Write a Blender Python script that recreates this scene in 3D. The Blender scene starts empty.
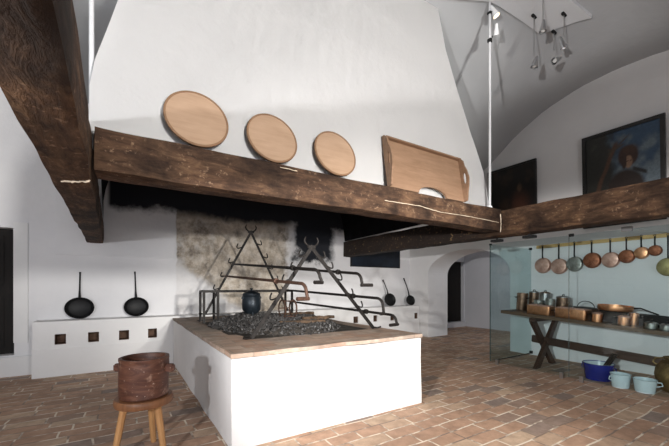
import bpy, bmesh, math, random
from mathutils import Vector, Matrix, noise
random.seed(7)
PI = math.pi
S = bpy.context.scene
C = S.collection

# ------------------------------------------------------------------ helpers
def link(o, parent=None):
    C.objects.link(o)
    if parent: o.parent = parent
    return o

def obj(name, bm, mat, parent=None, smooth=False, loc=None, rot=None):
    bmesh.ops.recalc_face_normals(bm, faces=bm.faces)
    me = bpy.data.meshes.new(name)
    bm.to_mesh(me); bm.free()
    if mat: me.materials.append(mat)
    if smooth:
        for p in me.polygons: p.use_smooth = True
        try: me.set_sharp_from_angle(angle=math.radians(38))
        except Exception: pass
    o = bpy.data.objects.new(name, me)
    link(o, parent)
    if loc is not None: o.location = loc
    if rot is not None: o.rotation_euler = rot
    return o

def tag(o, label, cat, group=None, kind=None):
    o['label'] = label; o['category'] = cat
    if group: o['group'] = group
    if kind: o['kind'] = kind
    return o

def thing(name, label, cat, loc=(0, 0, 0), rot=(0, 0, 0), group=None):
    o = bpy.data.objects.new(name, None)
    o.empty_display_size = .05
    C.objects.link(o); o.location = loc; o.rotation_euler = rot
    return tag(o, label, cat, group)

def struct(name, bm, mat, smooth=False, **k):
    o = obj(name, bm, mat, smooth=smooth, **k); o['kind'] = 'structure'
    return o

def dup(root, loc, rot=None, label=None, group=None, scale=None):
    r = root.copy(); C.objects.link(r); r.location = loc
    if rot is not None: r.rotation_euler = rot
    if scale is not None: r.scale = scale
    if label: r['label'] = label
    if group: r['group'] = group
    for ch in list(root.children):
        c = ch.copy(); C.objects.link(c); c.parent = r
        for g in list(ch.children):
            d = g.copy(); C.objects.link(d); d.parent = c
    return r

def add_box(bm, c, s, rot=None, bevel=0.0):
    t = bmesh.new()
    bmesh.ops.create_cube(t, size=1.0)
    bmesh.ops.scale(t, vec=s, verts=t.verts)
    if bevel: bmesh.ops.bevel(t, geom=list(t.edges), offset=bevel, segments=2, affect='EDGES')
    if rot is not None: bmesh.ops.transform(t, matrix=rot.to_4x4(), verts=t.verts)
    bmesh.ops.translate(t, vec=c, verts=t.verts)
    merge(bm, t)
    return bm

def merge(bm, t):
    me = bpy.data.meshes.new('tmp'); t.to_mesh(me); t.free()
    bm.from_mesh(me); bpy.data.meshes.remove(me)

def box(c, s, bevel=0.0, rot=None):
    return add_box(bmesh.new(), c, s, rot, bevel)

def add_lathe(bm, prof, n=32, off=(0, 0, 0), sx=1.0, sy=1.0):
    rings = []
    for r, z in prof:
        if r < 1e-5: rings.append([bm.verts.new((off[0], off[1], z + off[2]))])
        else: rings.append([bm.verts.new((off[0] + sx*r*math.cos(2*PI*i/n), off[1] + sy*r*math.sin(2*PI*i/n), off[2] + z)) for i in range(n)])
    for a, b in zip(rings, rings[1:]):
        for i in range(n):
            j = (i + 1) % n
            if len(a) == 1 and len(b) == 1: continue
            if len(a) == 1: bm.faces.new((a[0], b[i], b[j]))
            elif len(b) == 1: bm.faces.new((a[i], a[j], b[0]))
            else: bm.faces.new((a[i], a[j], b[j], b[i]))
    return bm

def lathe(prof, n=32, **k): return add_lathe(bmesh.new(), prof, n, **k)

def add_tube(bm, pts, r, n=8, flat=1.0):
    pts = [Vector(p) for p in pts]
    rs = r if isinstance(r, (list, tuple)) else [r]*len(pts)
    rings = []; up = None
    for i, p in enumerate(pts):
        if i == 0: t = pts[1] - pts[0]
        elif i == len(pts) - 1: t = pts[-1] - pts[-2]
        else: t = (pts[i+1] - p).normalized() + (p - pts[i-1]).normalized()
        t.normalize()
        if up is None:
            up = Vector((0, 0, 1)) if abs(t.z) < .9 else Vector((1, 0, 0))
        a = (up - t*up.dot(t))
        if a.length < 1e-4: a = t.orthogonal()
        a.normalize(); b = t.cross(a); up = a
        rings.append([bm.verts.new(p + a*rs[i]*math.cos(2*PI*k/n) + b*rs[i]*flat*math.sin(2*PI*k/n)) for k in range(n)])
    for x, y in zip(rings, rings[1:]):
        for k in range(n): bm.faces.new((x[k], x[(k+1) % n], y[(k+1) % n], y[k]))
    bm.faces.new(rings[0][::-1]); bm.faces.new(rings[-1])
    return bm

def tube(pts, r, n=8, flat=1.0): return add_tube(bmesh.new(), pts, r, n, flat)

def add_prism(bm, poly, d0, d1, axis='Y'):
    def m(u, v, d): return {'Y': (u, d, v), 'X': (d, u, v), 'Z': (u, v, d)}[axis]
    a = [bm.verts.new(m(u, v, d0)) for u, v in poly]; b = [bm.verts.new(m(u, v, d1)) for u, v in poly]
    bm.faces.new(a); bm.faces.new(b[::-1])
    n = len(poly)
    for i in range(n): bm.faces.new((a[i], b[i], b[(i+1) % n], a[(i+1) % n]))
    return bm

def prism(poly, d0, d1, axis='Y'): return add_prism(bmesh.new(), poly, d0, d1, axis)

def grid_box(sx, sy, sz, step, amp=0.0, freq=3.0, seed=0, rounding=0.0):
    """box with subdivided faces and noise, base at z=0, from x=0,y=0"""
    bm = bmesh.new()
    nx, ny, nz = [max(1, int(round(s/step))) for s in (sx, sy, sz)]
    V = {}
    def v(i, j, k):
        if (i, j, k) not in V:
            p = Vector((sx*i/nx, sy*j/ny, sz*k/nz))
            V[i, j, k] = bm.verts.new(p)
        return V[i, j, k]
    for i in range(nx):
        for j in range(ny):
            for k in (0, nz): bm.faces.new((v(i, j, k), v(i+1, j, k), v(i+1, j+1, k), v(i, j+1, k)))
    for i in range(nx):
        for k in range(nz):
            for j in (0, ny): bm.faces.new((v(i, j, k), v(i+1, j, k), v(i+1, j, k+1), v(i, j, k+1)))
    for j in range(ny):
        for k in range(nz):
            for i in (0, nx): bm.faces.new((v(i, j, k), v(i, j+1, k), v(i, j+1, k+1), v(i, j, k+1)))
    if rounding or amp:
        so = Vector((seed*13.7, seed*7.1, seed*3.3))
        for w in bm.verts:
            p = w.co.copy()
            # round the edges: pull corners in
            if rounding:
                ex = [min(p.x, sx-p.x) < 1e-6, min(p.y, sy-p.y) < 1e-6, min(p.z, sz-p.z) < 1e-6]
                if sum(ex) >= 2:
                    c = Vector((sx/2, sy/2, sz/2)); d = p - c
                    for a in range(3):
                        if ex[a]: w.co[a] -= math.copysign(rounding, d[a])
            if amp:
                q = p*freq + so
                w.co += Vector((noise.noise(q), noise.noise(q + Vector((31, 0, 0))), noise.noise(q + Vector((0, 57, 0)))))*amp
    return bm

# ------------------------------------------------------------------ materials
class M:
    def __init__(s, name, rough=.6, metal=0.0, spec=.5):
        s.m = bpy.data.materials.new(name); s.m.use_nodes = True
        s.nt = s.m.node_tree; s.n = s.nt.nodes; s.l = s.nt.links
        s.b = s.n['Principled BSDF']
        s.b.inputs['Roughness'].default_value = rough
        s.b.inputs['Metallic'].default_value = metal
        s.b.inputs['Specular IOR Level'].default_value = spec
    def node(s, t, **k):
        x = s.n.new(t)
        for a, v in k.items():
            if a.startswith('i_'): x.inputs[a[2:].replace('_', ' ')].default_value = v
            else: setattr(x, a, v)
        return x
    def coord(s, scale=(1, 1, 1), kind='Object'):
        if kind == 'World': src = s.node('ShaderNodeNewGeometry').outputs['Position']
        else: src = s.node('ShaderNodeTexCoord').outputs[kind]
        mp = s.node('ShaderNodeMapping'); mp.inputs['Scale'].default_value = scale
        s.l.new(src, mp.inputs['Vector']); return mp.outputs['Vector']
    def noise(s, vec, scale=5, detail=6, rough=.6, dist=0):
        x = s.node('ShaderNodeTexNoise'); s.l.new(vec, x.inputs['Vector'])
        for a, v in (('Scale', scale), ('Detail', detail), ('Roughness', rough), ('Distortion', dist)): x.inputs[a].default_value = v
        return x.outputs['Fac']
    def ramp(s, fac, stops):
        x = s.node('ShaderNodeValToRGB'); s.l.new(fac, x.inputs['Fac'])
        e = x.color_ramp.elements
        while len(e) < len(stops): e.new(.5)
        for k, (p, c) in enumerate(stops):
            e[k].position = p; e[k].color = (c, c, c, 1) if not isinstance(c, (tuple, list)) else (*c, 1)
        return x.outputs['Color']
    def mix(s, fac, a, b, mode='MIX'):
        x = s.node('ShaderNodeMix', data_type='RGBA', blend_type=mode)
        for sock, v in ((x.inputs[0], fac), (x.inputs[6], a), (x.inputs[7], b)):
            if isinstance(v, (int, float)): sock.default_value = v
            elif isinstance(v, (tuple, list)): sock.default_value = (*v, 1)
            else: s.l.new(v, sock)
        return x.outputs[2]
    def math(s, op, a, b=None, c=None, clamp=False):
        x = s.node('ShaderNodeMath', operation=op, use_clamp=clamp)
        for k, v in enumerate((a, b, c)):
            if v is None: continue
            if isinstance(v, (int, float)): x.inputs[k].default_value = v
            else: s.l.new(v, x.inputs[k])
        return x.outputs[0]
    def smooth(s, v, lo, hi):
        x = s.node('ShaderNodeMapRange', interpolation_type='SMOOTHSTEP')
        s.l.new(v, x.inputs[0]); x.inputs[1].default_value = lo; x.inputs[2].default_value = hi
        return x.outputs[0]
    def color(s, c):
        if isinstance(c, (tuple, list)): s.b.inputs['Base Color'].default_value = (*c, 1)
        else: s.l.new(c, s.b.inputs['Base Color'])
    def bump(s, h, strength=.3, dist=.01):
        x = s.node('ShaderNodeBump'); x.inputs['Strength'].default_value = strength; x.inputs['Distance'].default_value = dist
        s.l.new(h, x.inputs['Height']); s.l.new(x.outputs[0], s.b.inputs['Normal'])

def simple(name, col, rough=.6, metal=0., var=.25, scale=8, spec=.5, bump=.1):
    m = M(name, rough, metal, spec)
    v = m.coord()
    f = m.noise(v, scale)
    m.color(m.ramp(f, [(.3, tuple(c*(1-var) for c in col)), (.7, tuple(min(1, c*(1+var)) for c in col))]))
    if bump: m.bump(f, bump, .01)
    return m.m

def plaster(name, col, var=.04):
    m = M(name, .85, 0, .25)
    v = m.coord(kind='World')
    f = m.noise(v, 1.3, 5, .55); g = m.noise(v, 14, 5, .6)
    base = m.ramp(f, [(.3, tuple(c*(1-var) for c in col)), (.7, tuple(min(1, c*(1+var)) for c in col))])
    m.color(base)
    m.bump(m.math('ADD', m.math('MULTIPLY', f, 2.0), m.math('MULTIPLY', g, .35)), .35, .02)
    return m

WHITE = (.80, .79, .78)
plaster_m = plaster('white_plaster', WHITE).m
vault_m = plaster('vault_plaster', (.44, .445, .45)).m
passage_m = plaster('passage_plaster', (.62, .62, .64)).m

def back_wall_mat():
    m = M('back_wall_plaster', .88, 0, .2)
    pos = m.node('ShaderNodeNewGeometry').outputs['Position']
    sep = m.node('ShaderNodeSeparateXYZ'); m.l.new(pos, sep.inputs[0])
    X, Z = sep.outputs['X'], sep.outputs['Z']
    n1 = m.noise(pos, 2.2, 6, .65); n2 = m.noise(pos, 7, 6, .7); n3 = m.noise(pos, 1.1, 4, .6)
    w1 = m.math('MULTIPLY', m.math('SUBTRACT', n1, .5), .9)
    w2 = m.math('MULTIPLY', m.math('SUBTRACT', n2, .5), .5)
    plain = m.ramp(n3, [(.3, (.74, .73, .74)), (.7, (.82, .81, .81))])
    # bare stone patch with rubbed, rusty plaster behind the hearth
    stone = m.ramp(n2, [(.30, (.07, .055, .045)), (.42, (.28, .21, .14)), (.52, (.55, .47, .38)), (.66, (.78, .72, .66))])
    stone2 = m.ramp(n1, [(.38, (.16, .16, .16)), (.58, (.72, .64, .54))])
    stone = m.mix(.5, stone, stone2)
    xa = m.math('ADD', X, m.math('MULTIPLY', w1, .12))
    xb = m.math('ADD', X, m.math('MULTIPLY', w1, .8))
    patch = m.math('MULTIPLY', m.smooth(xa, .80, .83), m.smooth(xb, 3.05, 2.85))
    zlow = m.math('ADD', m.math('ADD', Z, m.math('MULTIPLY', w1, .6)), m.math('MULTIPLY', m.math('SUBTRACT', X, .8), .72))
    patch = m.math('MULTIPLY', patch, m.math('ADD', m.math('MULTIPLY', m.smooth(zlow, 1.62, 1.85), .82), .18))
    col = m.mix(patch, plain, stone)
    # soot: everything above the hood line, and a tongue of soot right of the patch
    zs = m.math('ADD', Z, m.math('ADD', m.math('MULTIPLY', w1, .35), m.math('MULTIPLY', w2, .25)))
    up = m.smooth(zs, 2.50, 2.68)
    inside = m.math('MULTIPLY', m.smooth(X, -.22, -.15), m.smooth(X, 4.72, 4.6))
    up = m.math('MULTIPLY', up, inside)
    dx = m.math('SUBTRACT', m.math('ADD', X, m.math('MULTIPLY', w1, .5)), 3.62)
    tong = m.math('SUBTRACT', 1.0, m.smooth(m.math('ABSOLUTE', dx), .42, .62))
    tong = m.math('MULTIPLY', tong, m.smooth(m.math('ADD', Z, m.math('ADD', w1, w2)), 1.78, 2.02))
    soot = m.math('MAXIMUM', up, tong, clamp=True)
    col = m.mix(soot, col, (.022, .024, .030))
    m.color(col)
    m.bump(m.math('ADD', m.math('MULTIPLY', n2, .8), n1), .5, .02)
    return m.m
back_m = back_wall_mat()

def wood_beam(name, axis, hue=1.0):
    m = M(name, .82, 0, .25)
    sc = {'X': (1.5, 6, 6), 'Y': (6, 1.5, 6)}[axis]
    v = m.coord(sc, 'World'); p = m.coord((1, 1, 1), 'World')
    g = m.noise(v, 3.2, 8, .68, .6); big = m.noise(p, 2.3, 5, .6, .4); fine = m.noise(p, 26, 4, .7)
    c = m.ramp(g, [(.26, (.019, .012, .009)), (.45, (.056*hue, .032*hue, .020)), (.6, (.100*hue, .060*hue, .036)), (.8, (.215*hue, .14*hue, .085))])
    dark = m.ramp(big, [(.38, (.36, .33, .33)), (.62, (1.3, 1.2, 1.12))])
    c = m.mix(1.0, c, dark, 'MULTIPLY')
    chips = m.math('MULTIPLY', m.smooth(fine, .58, .68), m.smooth(big, .42, .58))
    c = m.mix(m.math('MULTIPLY', chips, .5), c, (.38, .25, .16))
    if axis == 'Y':                       # soot on the stretch of the right beam that lies over the hearth side
        sep = m.node('ShaderNodeSeparateXYZ'); m.l.new(p, sep.inputs[0])
        k = m.math('MULTIPLY', m.smooth(m.math('ADD', sep.outputs['Y'], big), 3.2, 3.7), m.smooth(sep.outputs['X'], 3, 3.2))
        flecks = m.ramp(m.noise(p, 17, 5, .75), [(.60, (.020, .015, .013)), (.68, (.30, .19, .09))])
        c = m.mix(m.math('MULTIPLY', k, .88), c, flecks)
    m.color(c)
    m.bump(m.math('ADD', g, m.math('MULTIPLY', fine, .5)), .8, .02)
    return m.m
beamX_m = wood_beam('old_oak_cross', 'X'); beamY_m = wood_beam('old_oak_long', 'Y', 1.05)

def wood(name, cols, sc=(1.2, 9, 9), rough=.55):
    m = M(name, rough, 0, .35)
    v = m.coord(sc)
    g = m.noise(v, 3, 6, .6, .5); b = m.noise(m.coord(), 3, 4)
    c = m.ramp(g, [(.3, cols[0]), (.7, cols[1])])
    c = m.mix(.25, c, m.ramp(b, [(.35, cols[0]), (.65, cols[1])]))
    m.color(c); m.bump(g, .15, .005)
    return m.m
board_m = wood('pale_board_wood', [(.32, .205, .13), (.43, .29, .195)], (1.0, 8, 8))
tray_m = wood('tray_wood', [(.205, .12, .07), (.31, .19, .12)], (1.0, 8, 8))
rim_m = wood('board_rim_wood', [(.18, .10, .055), (.27, .155, .085)])
table_m = wood('dark_table_wood', [(.030, .015, .010), (.075, .038, .024)], (8, 1.2, 8), .5)
top_m = wood('table_top_wood', [(.075, .045, .028), (.17, .11, .07)], (8, 1.0, 8), .45)
rail_m = wood('rail_wood', [(.50, .32, .12), (.66, .45, .19)], (9, 1, 9))
stool_m = wood('stool_wood', [(.16, .065, .028), (.30, .135, .06)], (9, 9, 1.5), .45)
leg_m = wood('stool_leg_wood', [(.40, .19, .07), (.60, .33, .14)], (9, 9, 1.5), .5)
door_m = wood('dark_door_wood', [(.006, .005, .0045), (.014, .010, .008)], (9, 9, 1.2), .75)

def mortar_mat():
    m = M('vessel_wood', .5, 0, .4)
    p = m.coord(); v = m.coord((1.5, 1.5, 6))
    a = m.noise(v, 3, 6, .6, 1.2); b = m.noise(p, 9, 6, .7); d = m.noise(p, 40, 3, .6)
    c = m.ramp(a, [(.3, (.055, .019, .012)), (.5, (.115, .044, .026)), (.7, (.19, .085, .05))])
    c = m.mix(m.math('MULTIPLY', m.smooth(b, .56, .7), .5), c, (.55, .36, .26))
    c = m.mix(m.math('MULTIPLY', m.smooth(d, .66, .72), .6), c, (.72, .55, .44))
    m.color(c); m.bump(b, .25, .01); return m.m
vessel_m = mortar_mat()

iron_m = simple('wrought_iron', (.017, .014, .0125), .55, .25, .45, 20, .3, .3)
rust_m = simple('rusty_iron', (.085, .045, .03), .65, .4, .4, 20, .4, .3)
blackiron_m = simple('black_iron', (.006, .006, .0065), .5, 0, .3, 12, .25, .15)
potiron_m = simple('pot_iron', (.022, .030, .038), .38, .5, .4, 12, .5, .2)
chrome_m = simple('brushed_steel', (.55, .55, .56), .28, 1.0, .1, 20, .5, 0)
whitemetal_m = simple('white_painted_metal', (.80, .80, .80), .4, 0, .03, 8, .5, 0)
black_m = simple('black_plastic', (.012, .012, .012), .5, 0, .1, 8, .4, 0)

def copper(name, col, dirt=(.10, .045, .025), rough=.33, amt=.6):
    m = M(name, rough, 1.0)
    p = m.coord()
    a = m.noise(p, 14, 6, .7); b = m.noise(p, 5, 4, .6)
    c = m.mix(m.math('MULTIPLY', m.smooth(m.math('ADD', m.math('MULTIPLY', a, .6), m.math('MULTIPLY', b, .5)), .45, .72), amt), col, dirt)
    m.color(c)
    m.l.new(m.ramp(a, [(.3, rough*.8), (.7, min(1, rough*1.5))]), m.b.inputs['Roughness'])
    m.bump(b, .08, .01); return m.m
copper_m = copper('bright_copper', (.92, .47, .25), (.26, .10, .05), .34, .6)
copperdull_m = copper('dull_copper', (.78, .50, .40), (.38, .20, .15), .5, .6)
copperred_m = copper('red_brown_copper', (.42, .17, .095), (.14, .05, .03), .5, .6)
copperdark_m = copper('tarnished_copper', (.30, .19, .13), (.07, .04, .03), .4, .7)
tin_m = copper('tinned_metal', (.42, .42, .38), (.16, .15, .13), .45, .7)
brass_m = copper('old_brass', (.48, .42, .20), (.22, .18, .08), .45, .6)
jug_m = copper('brown_brass', (.36, .24, .10), (.12, .075, .03), .5, .7)
blue_m = simple('blue_enamel', (.012, .022, .20), .2, 0, .15, 6, .6, 0)
wenamel_m = simple('white_enamel', (.60, .68, .70), .22, 0, .04, 6, .6, 0)
tinlid_m = simple('grey_tin', (.35, .34, .33), .35, 1.0, .2, 9, .5, .05)

def floor_mat():
    m = M('terracotta_brick_floor', .72, 0, .35)
    pos = m.node('ShaderNodeNewGeometry').outputs['Position']
    nz = m.node('ShaderNodeTexNoise'); m.l.new(pos, nz.inputs['Vector']); nz.inputs['Scale'].default_value = 2.6; nz.inputs['Detail'].default_value = 3
    off = m.node('ShaderNodeVectorMath', operation='MULTIPLY_ADD')
    m.l.new(nz.outputs['Color'], off.inputs[0]); off.inputs[1].default_value = (.05, .05, 0); m.l.new(pos, off.inputs[2])
    br = m.node('ShaderNodeTexBrick', offset=.5, offset_frequency=2, squash=.82, squash_frequency=3)
    m.l.new(off.outputs[0], br.inputs['Vector'])
    for k, v in (('Scale', 1.0), ('Mortar Size', .009), ('Mortar Smooth', .25), ('Bias', 0.), ('Brick Width', .36), ('Row Height', .155)): br.inputs[k].default_value = v
    br.inputs['Color1'].default_value = (0, 0, 0, 1); br.inputs['Color2'].default_value = (1, 1, 1, 1); br.inputs['Mortar'].default_value = (.5, .5, .5, 1)
    bw = m.node('ShaderNodeRGBToBW'); m.l.new(br.outputs['Color'], bw.inputs[0])
    c = m.ramp(bw.outputs[0], [(0, (.30, .235, .20)), (.10, (.36, .26, .205)), (.2, (.45, .285, .195)), (.5, (.49, .31, .21)), (.72, (.52, .335, .23)), (1, (.56, .41, .29))])
    f = m.noise(pos, 9, 7, .7); g = m.noise(pos, 1.2, 4, .6)
    c = m.mix(1.0, c, m.ramp(f, [(.3, (.74, .72, .70)), (.7, (1.18, 1.18, 1.18))]), 'MULTIPLY')
    c = m.mix(1.0, c, m.ramp(g, [(.35, (.85, .84, .84)), (.65, (1.1, 1.1, 1.1))]), 'MULTIPLY')
    mort = m.mix(m.smooth(m.noise(pos, 3.5, 4, .6), .42, .56), (.26, .19, .145), (.78, .68, .55))
    c = m.mix(br.outputs['Fac'], c, mort)
    m.color(c)
    m.bump(m.math('SUBTRACT', m.math('MULTIPLY', f, .5), m.math('MULTIPLY', br.outputs['Fac'], .8)), .5, .012)
    return m.m
floor_m = floor_mat()

def hearth_top_mat():
    m = M('hearth_brick_top', .9, 0, .2)
    pos = m.node('ShaderNodeNewGeometry').outputs['Position']
    sep = m.node('ShaderNodeSeparateXYZ'); m.l.new(pos, sep.inputs[0])
    br = m.node('ShaderNodeTexBrick', offset=.5)
    m.l.new(pos, br.inputs['Vector'])
    for k, v in (('Scale', 1.0), ('Mortar Size', .008), ('Brick Width', .30), ('Row Height', .15)): br.inputs[k].default_value = v
    br.inputs['Color1'].default_value = (.44, .28, .20, 1); br.inputs['Color2'].default_value = (.58, .43, .33, 1); br.inputs['Mortar'].default_value = (.36, .28, .22, 1)
    a = m.noise(pos, 5, 7, .7); b = m.noise(pos, 1.8, 4, .6)
    ash = m.ramp(a, [(.35, (.20, .165, .14)), (.65, (.60, .48, .39))])
    c = m.mix(m.smooth(m.math('ADD', m.math('MULTIPLY', b, .6), m.math('MULTIPLY', a, .5)), .46, .66), br.outputs['Color'], ash)
    # grey ash ground into the bricks towards the back of the hearth
    c = m.mix(m.math('MULTIPLY', m.smooth(m.math('ADD', sep.outputs['Y'], b), 4.0, 5.2), .55), c, (.17, .155, .14))
    m.color(c); m.bump(a, .6, .02); return m.m
htop_m = hearth_top_mat()
coal_m = simple('charcoal', (.060, .056, .054), .42, 0, .9, 30, .5, .3)
ash_m = simple('ash', (.075, .066, .058), .95, 0, .6, 9, .1, .5)
soot_m = simple('soot', (.016, .016, .018), .9, 0, .3, 4, .1, .3)

def glass_mat():
    m = bpy.data.materials.new('tinted_glass'); m.use_nodes = True
    nt = m.node_tree; nt.nodes.clear()
    o = nt.nodes.new('ShaderNodeOutputMaterial'); t = nt.nodes.new('ShaderNodeBsdfTransparent'); g = nt.nodes.new('ShaderNodeBsdfGlossy')
    t.inputs[0].default_value = (.88, .932, .937, 1); g.inputs['Roughness'].default_value = .02; g.inputs[0].default_value = (.9, .95, .95, 1)
    f = nt.nodes.new('ShaderNodeFresnel'); f.inputs[0].default_value = 1.35
    x = nt.nodes.new('ShaderNodeMixShader')
    ge = nt.nodes.new('ShaderNodeNewGeometry'); inv = nt.nodes.new('ShaderNodeMath'); inv.operation = 'SUBTRACT'; inv.inputs[0].default_value = 1.0
    mu = nt.nodes.new('ShaderNodeMath'); mu.operation = 'MULTIPLY'
    nt.links.new(ge.outputs['Backfacing'], inv.inputs[1]); nt.links.new(f.outputs[0], mu.inputs[0]); nt.links.new(inv.outputs[0], mu.inputs[1])
    nt.links.new(mu.outputs[0], x.inputs[0]); nt.links.new(t.outputs[0], x.inputs[1]); nt.links.new(g.outputs[0], x.inputs[2]); nt.links.new(x.outputs[0], o.inputs[0])
    return m
glass_m = glass_mat()
def edge_mat():
    return simple('glass_edge', (.05, .09, .09), .2, 0, .1, 5, .5, 0)
gedge_m = edge_mat()

# ------------------------------------------------------------------ the room
XW, XW2, YB = 6.56, 7.30, 6.60      # right wall, its far side, back wall
XL, YF = -4.0, -3.6
def ceil_z(x, y):
    q = abs(y - 2.1)
    tab = [(0, 1.0), (.5, .985), (1.07, .92), (1.6, .80), (2.16, .614), (2.7, .50), (3.3, .43), (4.5, .36), (6.5, .3)]
    for (a, pa), (b, pb) in zip(tab, tab[1:]):
        if a <= q <= b:
            p = pa + (pb - pa)*(q - a)/(b - a); break
    else: p = .3
    if y > 3.4: p = max(p, p + (.66 - p)*min(1, max(0, (1.2 - x)/1.2))*min(1, (y - 3.4)/.8))
    t = min(1, max(0, (6.1 - x)/1.9))
    return 2.5 + (2.2 + .58*t)*p*(1 - .08*t*min(1, max(0, (q - .6)/.3)))
def ray_ceil(px, py):
    u = (px - 334.5)/337.0; s_, c_ = math.sin(math.radians(32.24)), math.cos(math.radians(32.24))
    a, b, c = c_*u + s_, c_ - s_*u, (286 - py)/337.0
    z = 1.0
    while z < 9 and 1.3 + c*z < ceil_z(a*z, b*z): z += .004
    return Vector((a*z, b*z, 1.3 + c*z))

struct('floor', box(((XL + 9.6)/2, (YF + 7.2)/2, -.05), (9.6 - XL + .4, 7.2 - YF + .4, .1)), floor_m)

bm = bmesh.new()
xs = [XL - .1 + i*(XW + .3 - XL)/34 for i in range(35)]; ys = [YF - .1 + i*(YB + .2 - YF)/60 for i in range(61)]
V = [[bm.verts.new((x, y, ceil_z(x, y))) for y in ys] for x in xs]
W = [[bm.verts.new((x, y, ceil_z(x, y) + .15)) for y in ys] for x in xs]
for i in range(34):
    for j in range(60):
        bm.faces.new((V[i][j], V[i][j+1], V[i+1][j+1], V[i+1][j])); bm.faces.new((W[i][j], W[i+1][j], W[i+1][j+1], W[i][j+1]))
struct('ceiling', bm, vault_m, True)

# shallow plaster band across the crown of the vault
bm = bmesh.new()
P2, P1, P3 = ray_ceil(540.5, 31), ray_ceil(497, 1), ray_ceil(592, 14)
P1 = P2 + (P1 - P2)*3.2
lo, hi = [], []
for a in range(15):
    row, rowt = [], []
    for k in range(5):
        q = P2 + (P3 - P2)*k/4 + (P1 - P2)*a/14
        row.append(bm.verts.new((q.x, q.y, ceil_z(q.x, q.y) - .05))); rowt.append(bm.verts.new((q.x, q.y, ceil_z(q.x, q.y) + .02)))
    lo.append(row); hi.append(rowt)
for a in range(len(lo) - 1):
    for k in range(4):
        bm.faces.new((lo[a][k], lo[a+1][k], lo[a+1][k+1], lo[a][k+1])); bm.faces.new((hi[a][k], hi[a+1][k], hi[a+1][k+1], hi[a][k+1]))
    for k in (0, 4): bm.faces.new((lo[a][k], lo[a+1][k], hi[a+1][k], hi[a][k]))
for a in (0, len(lo) - 1):
    for k in range(4): bm.faces.new((lo[a][k], lo[a][k+1], hi[a][k+1], hi[a][k]))
struct('trim_1', bm, plaster('band_plaster', (.62, .625, .63)).m)

# back wall with the dark doorway at the left
DX0, DX1, DZ0, DZ1 = -2.30, -1.32, .30, 2.14
bm = bmesh.new()
add_box(bm, ((XL + DX0)/2, YB + .15, 2.3), (DX0 - XL, .3, 4.6))
add_box(bm, ((DX1 + XW)/2, YB + .15, 2.3), (XW - DX1, .3, 4.6))
add_box(bm, ((DX0 + DX1)/2, YB + .15, (DZ1 + 4.6)/2), (DX1 - DX0, .3, 4.6 - DZ1))
add_box(bm, ((DX0 + DX1)/2, YB + .15, DZ0/2), (DX1 - DX0, .3, DZ0))
struct('wall_back', bm, back_m)
d = struct('door_1', box(((DX0 + DX1)/2, YB + .20, (DZ0 + DZ1)/2), (DX1 - DX0, .05, DZ1 - DZ0)), door_m)
for k in range(2): obj('door_panel', box(((DX0 + DX1)/2, YB + .168, .78 + k*.9), (.7, .02, .72), .006), door_m, d)
# slightly proud plaster of the upper wall at the back left, plaster skirting under the doorway
struct('trim_2', box((-.03, YB - .02, 2.55), (1.66, .045, 1.54), .008), back_m)
struct('trim_3', box((-1.245, YB - .012, 1.35), (.16, .03, 1.75), .006), plaster_m)
struct('baseboard_back', box((-2.45, YB - .03, .14), (2.7, .06, .28), .012), plaster_m)
struct('wall_left', box((XL - .1, (YF + YB)/2, 2.3), (.2, YB - YF, 4.6)), plaster_m)
struct('wall_front', box(((XL + XW)/2, YF - .1, 2), (XW - XL, .2, 4)), plaster_m)

# right wall, pierced by the low arch
AY0, AY1, AS, AP = 3.82, 5.96, 1.58, 2.13
def arch_z(y):
    c, a = (AY0 + AY1)/2, (AY1 - AY0)/2
    return AS + (AP - AS)*math.sqrt(max(0, 1 - ((y - c)/a)**2))
bm = bmesh.new()
ay = [(AY0 + AY1)/2 - (AY1 - AY0)/2*math.cos(PI*i/28) for i in range(29)]
def quad(*p): bm.faces.new([bm.verts.new(q) for q in p])
TOP = 5.1
for x in (XW, XW2):
    quad((x, YF, 0), (x, AY0, 0), (x, AY0, TOP), (x, YF, TOP)); quad((x, AY1, 0), (x, YB, 0), (x, YB, TOP), (x, AY1, TOP))
    for a, b in zip(ay, ay[1:]): quad((x, a, arch_z(a)), (x, b, arch_z(b)), (x, b, TOP), (x, a, TOP))
for a, b in zip(ay, ay[1:]): quad((XW, a, arch_z(a)), (XW2, a, arch_z(a)), (XW2, b, arch_z(b)), (XW, b, arch_z(b)))
for y in (AY0, AY1): quad((XW, y, 0), (XW2, y, 0), (XW2, y, AS), (XW, y, AS))
for y in (YF, YB): quad((XW, y, 0), (XW2, y, 0), (XW2, y, TOP), (XW, y, TOP))
quad((XW, YF, TOP), (XW2, YF, TOP), (XW2, YB, TOP), (XW, YB, TOP))
bmesh.ops.remove_doubles(bm, verts=bm.verts, dist=1e-5)
struct('wall_right', bm, plaster_m)
# little passage behind the arch
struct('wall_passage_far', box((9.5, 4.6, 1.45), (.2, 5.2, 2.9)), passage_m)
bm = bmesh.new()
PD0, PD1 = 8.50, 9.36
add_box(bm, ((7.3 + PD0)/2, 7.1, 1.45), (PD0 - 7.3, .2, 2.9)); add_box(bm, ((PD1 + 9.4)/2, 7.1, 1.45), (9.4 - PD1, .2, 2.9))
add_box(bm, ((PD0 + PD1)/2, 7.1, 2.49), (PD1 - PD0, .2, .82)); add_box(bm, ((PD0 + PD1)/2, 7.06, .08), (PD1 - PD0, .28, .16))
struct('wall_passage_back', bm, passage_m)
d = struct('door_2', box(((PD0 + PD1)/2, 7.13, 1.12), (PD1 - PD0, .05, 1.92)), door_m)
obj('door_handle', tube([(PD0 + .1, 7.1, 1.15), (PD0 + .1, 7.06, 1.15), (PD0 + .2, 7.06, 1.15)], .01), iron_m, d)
struct('wall_passage_front', box((8.35, 2.4, 1.45), (2.1, .2, 2.9)), passage_m)
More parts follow.
